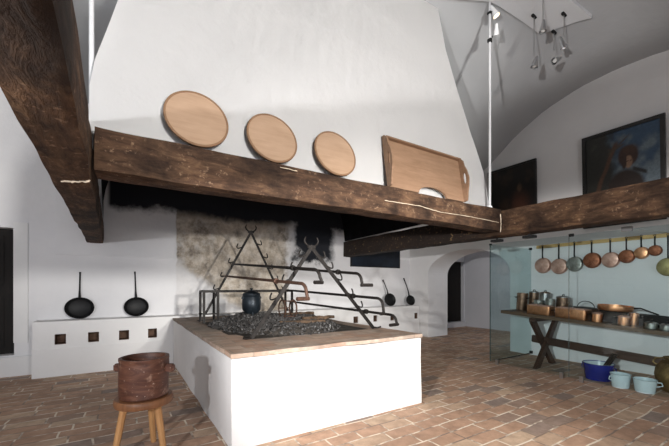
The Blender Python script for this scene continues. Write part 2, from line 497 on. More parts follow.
struct('ceiling_passage', box((8.45, 4.7, 2.95), (2.3, 5.0, .1)), passage_m)

# ------------------------------------------------------------------ masonry bench along the back wall
BX0, BX1, BY0, BH = -1.06, 6.53, 6.235, .79
hole_x = []
def x_on_plane(px, Y):
    u = (px - 334.5)/337.0
    s, c = math.sin(math.radians(32.24)), math.cos(math.radians(32.24))
    return Y*(c*u + s)/(c - s*u)
def y_on_plane(px, X):
    u = (px - 334.5)/337.0
    s, c = math.sin(math.radians(32.24)), math.cos(math.radians(32.24))
    return X*(c - s*u)/(c*u + s)
def depth(X, Y):
    s, c = math.sin(math.radians(32.24)), math.cos(math.radians(32.24))
    return s*X + c*Y
def z_at(py, X, Y): return 1.3 + (286 - py)*depth(X, Y)/337.0

holes = [(x_on_plane(a, BY0), x_on_plane(b, BY0)) for a, b in ((54.5, 66), (88, 99), (119, 129), (148, 157))]
holes += [(x_on_plane(a, BY0), x_on_plane(b, BY0)) for a, b in ((353.5, 358.5), (373.5, 377.5), (390.5, 394.5), (414.5, 418))]
HZ0, HZ1 = .455, .605
bench = thing('masonry_bench', 'long low white plastered masonry bench with square vent holes along the back wall', 'bench', ((BX0 + BX1)/2, (BY0 + YB)/2, 0))
ox, oy = bench.location.x, bench.location.y
bm = bmesh.new()
hh = .15
D = YB - BY0 - .005
def bb(x0, x1, z0, z1, y0=BY0, y1=None):
    y1 = YB - .005 if y1 is None else y1
    add_box(bm, ((x0 + x1)/2 - ox, (y0 + y1)/2 - oy, (z0 + z1)/2), (x1 - x0, y1 - y0, z1 - z0))
def bench_seg(x0, x1, hs):
    bb(x0, x1, 0, HZ0); bb(x0, x1, HZ1, BH)
    xx = [x0] + [v for h in hs for v in h] + [x1]
    for k in range(0, len(xx), 2): bb(xx[k], xx[k+1], HZ0, HZ1)
    for h in hs: bb(h[0], h[1], HZ0, HZ1, BY0 + .22)
bench_seg(BX0, BX1, holes)
bb(BX0 - .006, BX1, 0, .40, BY0 - .012, BY0 + .01)
bmesh.ops.remove_doubles(bm, verts=bm.verts, dist=1e-4)
obj('bench_body', bm, plaster_m, bench)
vent_m = simple('vent_brick', (.14, .085, .06), .9, 0, .4, 12, .1, .3)  # dark brown colour for the linings of the vent holes
for h in holes:
    bm = bmesh.new()
    cx, w, z, t = (h[0] + h[1])/2 - ox, h[1] - h[0], (HZ0 + HZ1)/2, .006
    yy = BY0 + .125 - oy
    add_box(bm, (cx - w/2 + t/2, yy, z), (t, .19, HZ1 - HZ0)); add_box(bm, (cx + w/2 - t/2, yy, z), (t, .19, HZ1 - HZ0))
    add_box(bm, (cx, BY0 + .216 - oy, z), (w, .006, HZ1 - HZ0)); add_box(bm, (cx, yy, HZ0 + t/2), (w, .19, t)); add_box(bm, (cx, yy, HZ1 - t/2), (w, .19, t))
    obj('vent_lining', bm, vent_m, bench)

# ------------------------------------------------------------------ hearth
HX0, HX1, HY0, HY1, HH = .722, 2.823, 2.656, 6.215, .765
hearth = thing('hearth', 'large white plastered raised open hearth with brick top in the middle of the kitchen', 'hearth', (HX0, HY0, 0))
bm = grid_box(HX1 - HX0, HY1 - HY0, HH - .035, .12, .010, 2.2, 3, .006)
for v in bm.verts:                       # walls lean in slightly towards the top
    if v.co.z < .02: v.co.z = 0
obj('hearth_body', bm, plaster_m, hearth, True)
bm = grid_box(HX1 - HX0 + .01, HY1 - HY0 - .005, .035, .10, .008, 3.5, 5)
for v in bm.verts: v.co += Vector((-.005, -.006, HH - .035))
obj('hearth_top', bm, htop_m, hearth, True)

# bed of charcoal and ash on the hearth
def pile(x, y):
    a = ((x - 1.78)/.78); b = ((y - 4.45)/1.15)
    r = (a*a + b*b)
    e = max(0, 1 - r)
    return .125*e**.55*(.8 + .6*noise.noise(Vector((x*2.2, y*2.2, 4)))) if e > 0 else 0
bm = bmesh.new()
nx, ny = 34, 50
G = {}
for i in range(nx + 1):
    for j in range(ny + 1):
        x, y = .98 + 1.6*i/nx, 3.30 + 2.3*j/ny
        G[i, j] = bm.verts.new((x - 1.78, y - 4.45, max(0, pile(x, y)) + (.012*noise.noise(Vector((x*9, y*9, 1))) if pile(x, y) > .01 else -.003)))
for i in range(nx):
    for j in range(ny): bm.faces.new((G[i, j], G[i+1, j], G[i+1, j+1], G[i, j+1]))
ashbed = obj('ember_bed', bm, ash_m, None, True, (1.78, 4.45, HH + .006))
tag(ashbed, 'bed of dark charcoal lumps and ash heaped on the brick hearth', 'charcoal', kind='stuff')
t_ = bmesh.new(); bmesh.ops.create_icosphere(t_, subdivisions=1, radius=1)
IV = [v.co.copy() for v in t_.verts]; IF = [[v.index for v in f.verts] for f in t_.faces]; t_.free()
vs, fs = [], []
for k in range(5200):
    a = random.random()*2*PI; r = math.sqrt(random.random())*1.04
    x, y = 1.78 + .78*r*math.cos(a), 4.45 + 1.15*r*math.sin(a)
    if r > .8 and random.random() < .45: continue
    s = random.uniform(.008, .022)*(.85 if y < 3.75 else 1)
    m4 = Matrix.Translation((x - 1.78, y - 4.45, pile(x, y) + s*.3)) @ Matrix.Rotation(random.random()*6.3, 4, Vector((random.random()-.5, random.random()-.5, random.random()-.5)).normalized()) @ Matrix.Diagonal((s*random.uniform(.8, 1.9), s, s*random.uniform(.5, 1), 1))
    b0 = len(vs)
    vs += [(m4 @ v) + Vector((random.random()-.5, random.random()-.5, random.random()-.5))*s*.5 for v in IV]
    fs += [[q + b0 for q in f] for f in IF]
me_ = bpy.data.meshes.new('lumps'); me_.from_pydata(vs, [], fs)
bm = bmesh.new(); bm.from_mesh(me_); bpy.data.meshes.remove(me_)
o = obj('charcoal_lumps', bm, coal_m, ashbed); o['kind'] = 'stuff'
# burnt wood pieces
for k, (x, y, l, rz, r) in enumerate([(2.25, 4.55, .55, .25, .035), (2.30, 4.05, .5, .05, .028), (1.95, 3.85, .6, -.2, .025)]):
    z = pile(x, y) + .035
    pts = [(-l/2 + l*i/6, .012*math.sin(i*1.7), .008*math.cos(i*2.3)) for i in range(7)]
    t = tag(obj('charred_log', tube(pts, [r*.8, r, r*1.05, r*.95, r, r*.9, r*.7], 9), simple('charred_wood%d' % k, (.10, .065, .042), .9, 0, .6, 14, .2, .6), None, True, (x, y, HH + z), (0, 0, rz)),
            ['thick charred log lying on the embers beside the iron hoop', 'half burnt stick lying on the embers near the right spit rack', 'thin burnt stick lying at the front edge of the embers'][k], 'firewood', 'burnt firewood on the embers')

# ------------------------------------------------------------------ timber beams of the hood
BB, BT = 1.985, 2.345
def make_beam(name, label, x0, x1, y0, y1, z0, z1, mat, seed, rz=0, along='X'):
    bm = grid_box(x1 - x0, y1 - y0, z1 - z0, .06, .012, 3.1, seed, .010)
    return tag(obj(name, bm, mat, None, True, (x0, y0, z0), (0, 0, rz)), label, 'beam', 'timber beams around the hood')
# left beam: turned 1.2 degrees
rz = math.radians(1.2)
bl = bmesh.new()
def left_beam():
    L = 8.0; w = .222
    bm = grid_box(w, L, BT - BB, .06, .010, 3.1, 11, .007)
    for v in bm.verts: v.co.y -= L; v.co.x -= w
    return bm
tag(obj('timber_beam', left_beam(), beamY_m, None, True, (-.250, YB - .012, BB), (0, 0, rz)), 'massive rough brown timber beam overhead at the left, running from the foreground to the back wall', 'beam', 'timber beams around the hood')
make_beam('timber_beam', 'long rough dark timber beam across the front of the hood carrying the round boards', -.158, 4.385, 2.665, 2.925, 2.045, BT, beamX_m, 12)
make_beam('timber_beam', 'rough timber beam at the right, from the back wall past the two paintings', 4.395, 4.66, -1.2, YB - .012, BB, BT, beamY_m, 13)
# pale split in the front beam
def on_front(px, py):
    X = x_on_plane(px, 2.648); return (X, 2.648, z_at(py, X, 2.648))

seam_m = simple('pale_filler', (.66, .55, .42), .9, 0, .2, 20, .1, .3)
def seam(parent, pts, w):
    P = []
    for a, b in zip(pts, pts[1:]):
        n_ = 8
        for k in range(n_): P.append(Vector(a).lerp(Vector(b), k/n_) + Vector((random.uniform(-1, 1), 0, random.uniform(-1, 1)))*w*.5)
    P.append(Vector(pts[-1]))
    P = [p - parent.location for p in P]
    o = obj('filled_crack', tube(P, [w*random.uniform(.5, 1.1) for _ in P], 6), seam_m, parent); o['label'] = 'pale filled crack'
    return o
beams = [o for o in bpy.data.objects if o.name.startswith('timber_beam')]
front = [o for o in beams if 'across' in o['label']][0]; left = [o for o in beams if 'overhead' in o['label']][0]
seam(front, [on_front(*p) for p in ((385, 200.5), (420, 206), (440, 212), (470, 216.5), (499, 222.5))], .004)
seam(front, [on_front(*p) for p in ((280, 167), (297, 171))], .004)
seam(front, [on_front(*p) for p in ((500.5, 214), (501, 224), (500.5, 232))], .006)
left_pts = [(-.335, 2.80, BB - .004), (-.27, 2.77, BB - .005), (-.20, 2.72, BB - .004), (-.175, 2.70, BB + .002)]
lo_ = seam(left, left_pts, .008)
lo_.data.transform(Matrix.Rotation(-rz, 4, 'Z'))

# ------------------------------------------------------------------ chimney hood
hood = thing('chimney_hood', 'tall white plastered tapering chimney hood resting on the timber beams', 'hood', (2.1, 4.6, BT))
ho = hood.location
def hy(z): return 2.613 + .08*z
Lp = [(-.19, 2.35), (-.186, 2.67), (-.158, 2.86), (-.07, 3.18), (-.024, 3.36), (.12, 3.9), (.22, 4.4), (.30, 5.2)]
Rp = [(4.31, 2.35), (4.27, 2.67), (4.235, 2.86), (4.10, 3.18), (4.01, 3.36), (3.785, 3.9), (3.60, 4.4), (3.45, 5.2)]
def hood_shell(inset, z_lo=None):
    bm = bmesh.new(); rows = []
    for (xl, z), (xr, _) in zip(Lp, Rp):
        z2 = z
        y = hy(z) + inset
        a = xl + inset; b = xr - inset
        yb = YB - .02
        n = 24
        row = [bm.verts.new((a - .12 - ho.x, yb - ho.y, z2 - ho.z))]
        row += [bm.verts.new((a + (b - a)*i/n - ho.x, y - ho.y + (.006*noise.noise(Vector((i*.6, z*2, 0))) if 0 < i < n else 0), z2 - ho.z)) for i in range(n + 1)]
        row += [bm.verts.new((b + .18 - ho.x, yb - ho.y, z2 - ho.z))]
        rows.append(row)
    for p, q in zip(rows, rows[1:]):
        for i in range(len(p) - 1): bm.faces.new((p[i], p[i+1], q[i+1], q[i]))
    return bm, rows
bm, _ = hood_shell(0)
bmesh.ops.solidify(bm, geom=list(bm.faces), thickness=-.04)
obj('hood_shell', bm, plaster('hood_plaster', (.86, .845, .835), .02).m, hood, True)
bm, _ = hood_shell(.055)
bmesh.ops.solidify(bm, geom=list(bm.faces), thickness=-.02)
o = obj('hood_lining', bm, soot_m, hood, True); o['label'] = 'soot blackened inside of the hood'

# ------------------------------------------------------------------ hanger rods of the beams
def rod(label, x, y, z0, z1):
    t = thing('hanger_rod', label, 'rod', (x, y, z0), group='white rods holding the beams')
    obj('rod', tube([(0, 0, 0), (0, 0, (z1-z0)*.5), (0, 0, z1 - z0)], .016, 12), simple('rod_paint', (.60, .60, .61), .6, 0, .05, 8, .3, 0), t, True)
    obj('foot_plate', lathe([(0, 0), (.034, 0), (.034, .012), (.022, .03), (0, .03)], 16), whitemetal_m, t, True)
    return t
rod('white vertical hanger rod with clamped lamps beside the right edge of the hood', 4.20, 2.73, BT + .008, ceil_z(4.2, 2.73))
rod('white vertical hanger rod rising from the left beam beside the hood', x_on_plane(91.5, 2.90), 2.90, BT + .012, ceil_z(-.2, 2.9))

# ------------------------------------------------------------------ spotlights
def cone_lamp(parent, loc, rot, body_m, lit=False, s=1.0):
    prof = [(0, .115), (.012, .115), (.016, .10), (.022, .06), (.034, 0), (.032, 0), (.019, .06), (.0, .07)]
    o = obj('lamp_shade', lathe([(r*s, z*s) for r, z in prof], 20), body_m, parent, True, loc, rot)
    bulb = obj('bulb', lathe([(0, .004*s), (.018*s, .008*s), (.022*s, .018*s), (.016*s, .035*s), (0, .045*s)], 14), bulb_on if lit else bulb_off, o, True)
    return o
m = M('lamp_glow', .3); m.color((1, .8, .55)); m.b.inputs['Emission Color'].default_value = (1, .72, .42, 1); m.b.inputs['Emission Strength'].default_value = 6
bulb_on = m.m
bulb_off = simple('lamp_glass', (.7, .7, .68), .15, 0, .05, 6, .6, 0)
t = thing('clip_spotlight', 'lit white clip spotlight near the top of the right hanger rod', 'spotlight', (4.20, 2.73, z_at(14, 4.2, 2.73)), group='white clip spotlights')
obj('clip', box((0, 0, .01), (.055, .055, .03), .006), black_m, t)
obj('arm', tube([(.0, -.028, .01), (.03, -.05, .02), (.045, -.06, .015)], .007), black_m, t, True)
cone_lamp(t, (.055, -.065, -.045), (math.radians(-18), math.radians(-22), 0), whitemetal_m, True, 1.35)
t = thing('clip_spotlight', 'unlit white clip spotlight on the right hanger rod below the lit one', 'spotlight', (4.20, 2.73, z_at(37, 4.2, 2.73)), group='white clip spotlights')
obj('clip', box((0, 0, -.05), (.05, .05, .05), .006), black_m, t)
obj('arm', tube([(0, -.024, -.05), (0, -.045, -.01), (.0, -.06, .02)], .006), black_m, t, True)
cone_lamp(t, (.025, -.075, -.01), (math.radians(20), math.radians(-28), 0), whitemetal_m, False, 1.1)

def pendant(label, px, py_top, py_lamp, X, Y, tilt, proto=None):
    q = ray_ceil(px, py_top); X, Y, zt = q.x, q.y, q.z - .045
    zl = z_at(py_lamp, X, Y)
    t = thing('pendant_spotlight', label, 'spotlight', (X, Y, zl), group='pendant spotlights under the vault')
    h = zt - zl
    obj('ceiling_mount', box((0, 0, h - .015), (.10, .035, .03), .006), black_m, t)
    obj('stem', tube([(0, 0, h - .03), (0, 0, .075)], .006), simple('stem_steel', (.45, .45, .45), .35, 1, .05, 9, .5, 0) if 'stem_steel' not in bpy.data.materials else bpy.data.materials['stem_steel'], t, True)
    cone_lamp(t, (0, 0, -.075), tilt, chrome_m, False, 1.35)
    return t
R = math.radians
pendant('pendant spotlight hanging lowest on the longest stem, left of the other hanging spots', 534, 12, 62, 4.27, 2.18, (R(8), R(10), 0))
pendant('bright pendant spotlight tilted sideways to the left under the vault', 554, 28, 56, 4.75, 2.17, (R(10), R(58), 0))
pendant('dark steel pendant spotlight furthest right under the vault', 564, 10, 42, 4.54, 1.97, (R(-12), R(-22), 0))
pendant('steel pendant spotlight hanging nearest the top edge between two others', 543, -10, 26, 4.01, 1.95, (R(0), R(6), 0))

# ------------------------------------------------------------------ round boards and tray on the front beam
def round_board(label, cx, r, grp, tilt=R(13), spin=0):
    t = thing('round_board', label, 'board', (cx, 2.715, BT + .014), (-tilt, 0, 0), group=grp)
    bm = lathe([(0, 0), (r - .014, 0), (r - .014, .012), (0, .012)], 56)
    bmesh.ops.rotate(bm, verts=bm.verts, matrix=Matrix.Rotation(spin, 3, 'Z'))
    bmesh.ops.rotate(bm, verts=bm.verts, matrix=Matrix.Rotation(PI/2, 3, 'X'))
    bmesh.ops.translate(bm, verts=bm.verts, vec=(0, .006, r))
    obj('disc', bm, board_m, t, True)
    bm = lathe([(r - .016, -.004), (r - .003, -.004), (r, .001), (r, .016), (r - .004, .020), (r - .016, .020), (r - .016, -.004)], 56)
    bmesh.ops.rotate(bm, verts=bm.verts, matrix=Matrix.Rotation(PI/2, 3, 'X'))
    bmesh.ops.translate(bm, verts=bm.verts, vec=(0, .010, r))
    obj('rim', bm, rim_m, t, True)
    return t
G = 'round wooden boards on the front beam'
round_board('round pale wooden board leaning on the hood, leftmost of the three on the beam', x_on_plane(197.5, 2.76), .237, G)
round_board('round pale wooden board leaning on the hood, middle one of three on the beam', x_on_plane(273, 2.76), .232, G, spin=1)
round_board('round pale wooden board leaning on the hood, nearest the rectangular tray', x_on_plane(336, 2.76), .235, G, spin=2)

TX0, TX1 = x_on_plane(389.5, 2.72), x_on_plane(464.5, 2.72)
TW, TH = TX1 - TX0, .565
tray = thing('pastry_board', 'large rectangular wooden pastry tray with hand holes and curved cut-out, leaning on the hood', 'tray', (TX0, 2.735, BT + .014), (R(-9.5), 0, 0))
# back board with a curved bite taken out of the lower edge
ca, cb, chh = .36*TW, .74*TW, .10
poly = [(0, 0), (ca, 0)] + [((ca + cb)/2 - (cb - ca)/2*math.cos(PI*i/16), chh*math.sin(PI*i/16)) for i in range(1, 16)] + [(cb, 0), (TW, 0), (TW, TH), (0, TH)]
obj('back_board', prism(poly, -.012, .012), tray_m, tray)
obj('top_rim', box((TW/2, -.03, TH - .008), (TW, .06, .018), .004), tray_m, tray)
def end_piece(x):
    out = [(0, 0), (0, TH + .01), (-.035, TH + .01), (-.075, TH*.93), (-.085, TH*.80), (-.11, TH*.68), (-.125, TH*.50), (-.11, TH*.34), (-.085, TH*.2), (-.075, TH*.10), (-.06, 0)]
    hole = [(-.068 + .022*math.cos(2*PI*i/16), TH*.52 + .075*math.sin(2*PI*i/16)) for i in range(16)]
    bm = bmesh.new()
    for X in (x - .011, x + .011):
        vo = [bm.verts.new((X, y, z)) for y, z in out]; vh = [bm.verts.new((X, y, z)) for y, z in hole]
        eo = [bm.edges.new((vo[i], vo[(i+1) % len(vo)])) for i in range(len(vo))]; eh = [bm.edges.new((vh[i], vh[(i+1) % len(vh)])) for i in range(len(vh))]
        bmesh.ops.triangle_fill(bm, edges=eo + eh, use_beauty=True)
        if X < x: A, B = vo, vh
        else:
            for P, Q in ((A, vo), (B, vh)):
                for i in range(len(P)): bm.faces.new((P[i], P[(i+1) % len(P)], Q[(i+1) % len(P)], Q[i]))
    return bm
obj('end_handle', end_piece(-.005), tray_m, tray); obj('end_handle', end_piece(TW + .005), tray_m, tray)

# ------------------------------------------------------------------ spit racks (A-shaped iron stands) and roasting spits
def flat_bar(bm, a, b, w, th, nrm):
    a, b, nrm = Vector(a), Vector(b), Vector(nrm).normalized()
    d = (b - a).normalized(); s = d.cross(nrm).normalized()
    L = (b - a).length
    rot = Matrix((s, nrm, d)).transposed()
    add_box(bm, (a + b)/2, (w, th, L), rot, min(w, th)*.2)
def hook_curve(p, out, s):
    # small upturned hook leaving the bar at p in direction out
    o = Vector(out).normalized(); p = Vector(p)
    pts = [p - o*s*.2]
    for k in range(9):
        a = -PI*.5 + PI*1.05*k/8
        pts.append(p + o*(s*.55 + s*.5*math.cos(a)*1.0) + Vector((0, 0, s*.5 + s*.5*math.sin(a)))) if False else pts.append(p + o*(s*.9*math.sin(PI*k/8*.75) + s*.1) + Vector((0, 0, -s*.35*math.sin(PI*k/8*1.0) + s*.75*(k/8)**2)))
    return pts
def spit_rack(label, y, apex, footL, footR, w, hooksL, hooksR):
    ax, az = apex
    t = thing('spit_rack', label, 'spit rack', (ax, y, HH), group='iron spit racks on the hearth')
    h = az - HH
    L = Vector((footL[0] - ax, 0, footL[1] - HH)); Rr = Vector((footR[0] - ax, 0, footR[1] - HH)); A = Vector((0, 0, h))
    for f, hooks, sg in ((L, hooksL, -1), (Rr, hooksR, 1)):
        bm = bmesh.new(); off = Vector((0, .006*sg, 0))
        flat_bar(bm, f + off, A - (A - f).normalized()*-.02 + off, w, .014, (0, 1, 0))
        lg = obj('leg', bm, iron_m, t)
        add = bmesh.new(); add_tube(add, [f + off + Vector((0, 0, .012)), f + off + Vector((sg*.05, -.02, .010)), f + off + Vector((sg*.09, -.03, .02))], .010, 8)
        obj('foot', add, iron_m, lg, True)
        for q in hooks:
            p = f + (A - f)*q + off + Vector((sg*w*.35, 0, 0))
            obj('hook', tube(hook_curve(p, (sg, 0, 0), .075), .009, 7), iron_m, t, True)
    # crest: a short bar with two curled horns
    bm = bmesh.new()
    flat_bar(bm, A + Vector((-.05, 0, .0)), A + Vector((.05, 0, .0)), .035, .03, (0, 1, 0))
    obj('crest', bm, iron_m, t)
    for sg in (-1, 1):
        pts = [A + Vector((sg*(.035 + .05*math.sin(PI*.78*k/9)), 0, .01 + .10*(k/9)**1.2)) for k in range(10)]
        obj('horn', tube(pts, [.011]*7 + [.009, .007, .005], 8), iron_m, t, True)
    return t
yN, yR = 3.30, 5.20
fL = x_on_plane(251, yN); fR = x_on_plane(374, yN); axN = x_on_plane(311.5, yN); azN = z_at(247, axN, yN)
spit_rack('near A-shaped iron spit rack with curled horns standing on the front of the hearth', yN, (axN, azN), (fL, HH + .004), (fR, HH + .004), .042, (.42, .62, .76, .90), (.30, .46, .64, .78, .90))
gL = x_on_plane(205, yR); gR = x_on_plane(288, yR); axR = x_on_plane(251, yR); azR = z_at(232, axR, yR)
spit_rack('far A-shaped iron spit rack with curled horns by the stained back wall', yR, (axR, azR), (gL, HH + .12), (gR, HH + .12), .034, (.30, .45, .62, .80), (.28, .42, .56, .70, .86))

def spit(label, far, near, far_over, mid, crank, mat=iron_m, r=.0155):
    """far/near: (px,py) on the two racks; crank: list of px points in front of the near rack"""
    xf = x_on_plane(far[0], yR); P = Vector((xf, yR - .03, z_at(far[1], xf, yR - .03)))
    xn = x_on_plane(near[0], yN - .03); Q = Vector((xn, yN - .03, z_at(near[1], xn, yN - .03)))
    d = (Q - P).normalized()
    a = P - d*far_over; b = Q + d*mid
    t = thing('roasting_spit', label, 'spit', a, group='roasting spits on the racks')
    o = lambda p: Vector(p) - a
    n = 8
    obj('shaft', tube([o(a + (b - a)*i/n) for i in range(n + 1)], [r*.35, r*.9] + [r]*(n - 1), 8), mat, t, True)
    # crank: out, down in a curve, then grip
    side, drop, grip = crank
    pts = [o(b) + d*0.0]
    for k in range(7):
        an = PI/2*k/6
        pts.append(o(b) + d*(.08*math.sin(an)) + Vector((0, 0, -.07*(1 - math.cos(an)))) + Vector((side*.02*k/6, 0, 0)))
    e = pts[-1]
    pts += [e + Vector((side*.02, 0, -drop*.5)), e + Vector((side*.03, 0, -drop))]
    c = obj('crank', tube(pts, r, 8), mat, t, True)
    e = pts[-1]
    gd = Vector((grip, -.02, 0))
    obj('grip', tube([e - gd*.15, e + gd], r*1.15, 8), mat, c, True)
    # small collar where the spit rests in the near hook
    q = o(Q); obj('collar', tube([q - d*.02, q + d*.02], r*1.9, 8), mat, t, True)
    return t
spit('upper spit on the left legs of the racks with a hooked crank', (231, 264), (293, 268), .06, .42, (.6, .05, -.09))
spit('rust brown spit on the left legs, lower than the other one there', (224, 276), (276, 281), .16, .56, (.3, .06, -.11), rust_m)
spit('short topmost spit on the right legs of the racks ending in a step crank', (270, 267), (338, 272), .05, .34, (.4, .05, .12))
spit('middle spit on the right legs with a long straight shaft and bent crank', (280, 289.5), (353, 296), .05, .42, (.4, .09, -.06))
spit('lowest and longest spit on the right legs with a looped crank end', (286, 301), (366, 311.5), .05, .40, (.3, .03, -.12))

# iron rack (andiron) in the embers, with the cauldron
xa, xb, ya = x_on_plane(204, 4.95), x_on_plane(292, 4.95), 4.95
zt = z_at(291.5, xa, ya)
t = thing('fire_rack', 'low dark iron rack with square portal legs standing in the embers behind the pot', 'rack', (xa, ya, HH))
h = zt - HH
obj('top_bar', box(((xb - xa)/2, .0, h), (xb - xa, .034, .034), .005), iron_m, t)
obj('rear_bar', box(((xb - xa)/2, .26, h), (xb - xa, .034, .034), .005), iron_m, t)
for x in (0, .19, xb - xa):
    obj('cross_bar', box((x, .13, h), (.032, .26, .03), .003), iron_m, t)
    for y in (0, .26): obj('leg', box((x, y, h/2 + .005), (.032, .032, h - .02), .003), iron_m, t)
obj('lower_bar', box((.095, 0, .14), (.19, .018, .018), .003), iron_m, t)

def cauldron(x, y):
    z = HH + pile(x, y) - .01
    t = thing('cauldron', 'round blackened iron pot with lid sitting on the embers', 'pot', (x, y, z))
    R0 = .135
    obj('body', lathe([(0, .03), (R0*.6, .03), (R0*.92, .08), (R0, .16), (R0*.97, .22), (R0*.86, .27), (R0*.92, .29), (R0*.92, .30), (R0*.82, .30), (R0*.82, .24), (0, .1)], 32), potiron_m, t, True)
    lid = obj('lid', lathe([(R0*.9, .302), (R0*.88, .315), (R0*.5, .345), (.02, .355), (.014, .372), (.024, .385), (0, .395)], 32), potiron_m, t, True)
    for k in range(3):
        a = 2*PI*k/3 + .4
        obj('foot', tube([(R0*.62*math.cos(a), R0*.62*math.sin(a), .06), (R0*.78*math.cos(a), R0*.78*math.sin(a), 0)], [.016, .011], 8), potiron_m, t, True)
    obj('bail', tube([(R0*.98*math.cos(PI*k/12), .0, .25 + .09*math.sin(PI*k/12)) for k in range(13)], .006, 8), potiron_m, t, True)
    for k in range(2):
        obj('lug', lathe([(0, -.012), (.016, -.012), (.016, .012), (0, .012)], 10, off=(0, 0, 0)), potiron_m, t, True, ((R0*.95)*(1 if k else -1), 0, .25), (0, PI/2, 0))
xc = x_on_plane(251.5, 4.68)
cauldron(xc, 4.68)

# iron hoop trivet standing at the right of the embers
xh = x_on_plane(293, 4.2); zh = z_at(314.5, xh, 4.2)
t = thing('iron_hoop', 'rusty upright iron hoop stand at the right end of the embers', 'trivet', (xh, 4.2, HH + pile(xh, 4.2)))
Rh = .115
obj('hoop', tube([(0, Rh*math.cos(2*PI*k/28), Rh + .02 + Rh*math.sin(2*PI*k/28)) for k in range(29)], .012, 8), rust_m, t, True)
obj('hoop', tube([(-.16, Rh*math.cos(2*PI*k/28), Rh + .02 + Rh*math.sin(2*PI*k/28)) for k in range(29)], .010, 8), rust_m, t, True)
for k in (0, 9, 19): obj('tie_bar', tube([(0, Rh*math.cos(2*PI*k/28), Rh + .02 + Rh*math.sin(2*PI*k/28)), (-.16, Rh*math.cos(2*PI*k/28), Rh + .02 + Rh*math.sin(2*PI*k/28))], .008, 7), rust_m, t, True)

# ------------------------------------------------------------------ black frying pans standing on the bench
def frying_pan(label, x, rw, hl, lean, roll, group, z=BH, ratio=1.0, dy=.075):
    t = thing('frying_pan', label, 'pan', (x, YB - dy, z + .004), (0, 0, 0), group=group)
    Rm = Matrix.Rotation(roll, 3, 'Y')
    tilt = Matrix.Rotation(lean, 3, 'X')
    def place(bm):
        # lathe axis z -> faces -Y ; then roll in the wall plane, lean back
        bmesh.ops.rotate(bm, verts=bm.verts, matrix=Matrix.Rotation(PI/2, 3, 'X'))
        bmesh.ops.scale(bm, verts=bm.verts, vec=(1, 1, ratio))
        bmesh.ops.rotate(bm, verts=bm.verts, matrix=Rm)
        bmesh.ops.translate(bm, verts=bm.verts, vec=(0, 0, rw*ratio))
        bmesh.ops.rotate(bm, verts=bm.verts, matrix=tilt)
        return bm
    obj('bowl', place(lathe([(0, -.02), (rw*.72, -.02), (rw*.85, -.005), (rw*.97, .025), (rw, .027), (rw*.99, .022), (rw*.86, -.012), (rw*.72, -.028), (0, -.028)], 40)), blackiron_m, t, True)
    bm = bmesh.new()
    y = rw
    pts = [(0, y*.96, .015), (0, y + hl*.25, .03), (0, y + hl*.6, .028), (0, y + hl*.9, .012), (0, y + hl, .010)]
    add_tube(bm, pts, [.026, .016, .014, .016, .022], 9, .7)
    obj('handle', place(bm), blackiron_m, t, True)
    return t
G = 'black iron frying pans on the bench'
for px, rw, top, label in ((79.5, .1875, 268.5, 'black iron frying pan with upright handle, leftmost on the bench'), (136.5, .181, 268, 'black iron frying pan with white glint standing beside the stained wall')):
    x = x_on_plane(px, YB - .09)
    hl = z_at(top, x, YB - .09) - BH - 2*rw*.88
    frying_pan(label, x, rw, hl, R(-7), R(0 if px < 100 else -2), G, ratio=.88)
for px, rw, top, roll, label in ((390, .185, 277, R(-12), 'black iron frying pan on the bench right of the hearth, tilted, larger of that pair'), (410.3, .150, 275, R(-8), 'small black iron frying pan on the bench nearest the arch')):
    x = x_on_plane(px, YB - .20)
    hl = z_at(top, x, YB - .12) - BH - 2*rw*.86
    frying_pan(label, x, rw, hl, R(-15), roll, G, ratio=.88, dy=.225)
# dark panel on the back wall
pxa, pxb = x_on_plane(350, YB), x_on_plane(399, YB)
zb_ = z_at(267.5, (pxa + pxb)/2, YB)
t = thing('wall_panel', 'dark blue-black rectangular picture on the back wall behind the right beam', 'picture', ((pxa + pxb)/2, YB - .02, zb_))
obj('panel', box((0, 0, .36), (pxb - pxa - .04, .02, .68), .002), simple('night_blue', (.008, .013, .022), .4, 0, .5, 4, .4, 0), t)
bm = bmesh.new(); w = pxb - pxa
for c, s in (((0, -.003, .012), (w, .032, .024)), ((0, -.003, .708), (w, .032, .024)), ((-w/2 + .012, -.003, .36), (.024, .032, .68)), ((w/2 - .012, -.003, .36), (.024, .032, .68))): add_box(bm, c, s)
obj('frame', bm, simple('black_frame', (.008, .008, .010), .45, 0, .2, 8, .4, 0), t)

# ------------------------------------------------------------------ stool with wooden vessel
sx, sy = .147, 3.00
ST = .452
stool = thing('three_legged_stool', 'three-legged round wooden stool beside the hearth', 'stool', (sx, sy, 0))
obj('seat', lathe([(0, ST - .062), (.180, ST - .062), (.200, ST - .055), (.205, ST - .035), (.203, ST - .010), (.195, ST), (0, ST)], 40), stool_m, stool, True)
for k, a in enumerate((-.5627 + 1.75, -.5627 - .345, -.5627 + 3.84)):
    a0, a1 = .135, .205
    zt_ = ST - .062
    p = [(a0*math.cos(a), a0*math.sin(a), zt_), ((a0 + a1)*.5*math.cos(a), (a0 + a1)*.5*math.sin(a), zt_/2), (a1*math.cos(a), a1*math.sin(a), 0)]
    obj('leg', tube(p, [.026, .024, .021], 8), leg_m, stool, False)
VH = .30
ves = thing('wooden_vessel', 'heavy reddish brown round wooden tub with two lugs standing on the stool', 'tub', (sx, sy, ST + .001))
bm = lathe([(0, 0), (.160, 0), (.170, .01), (.172, .06), (.173, .14), (.173, .22), (.171, .275), (.174, .283), (.174, VH), (.150, VH), (.144, .27), (.138, .18), (0, .16)], 48)
bmesh.ops.subdivide_edges(bm, edges=[e for e in bm.edges if abs(e.verts[0].co.z - e.verts[1].co.z) > .03], cuts=3, use_grid_fill=True)
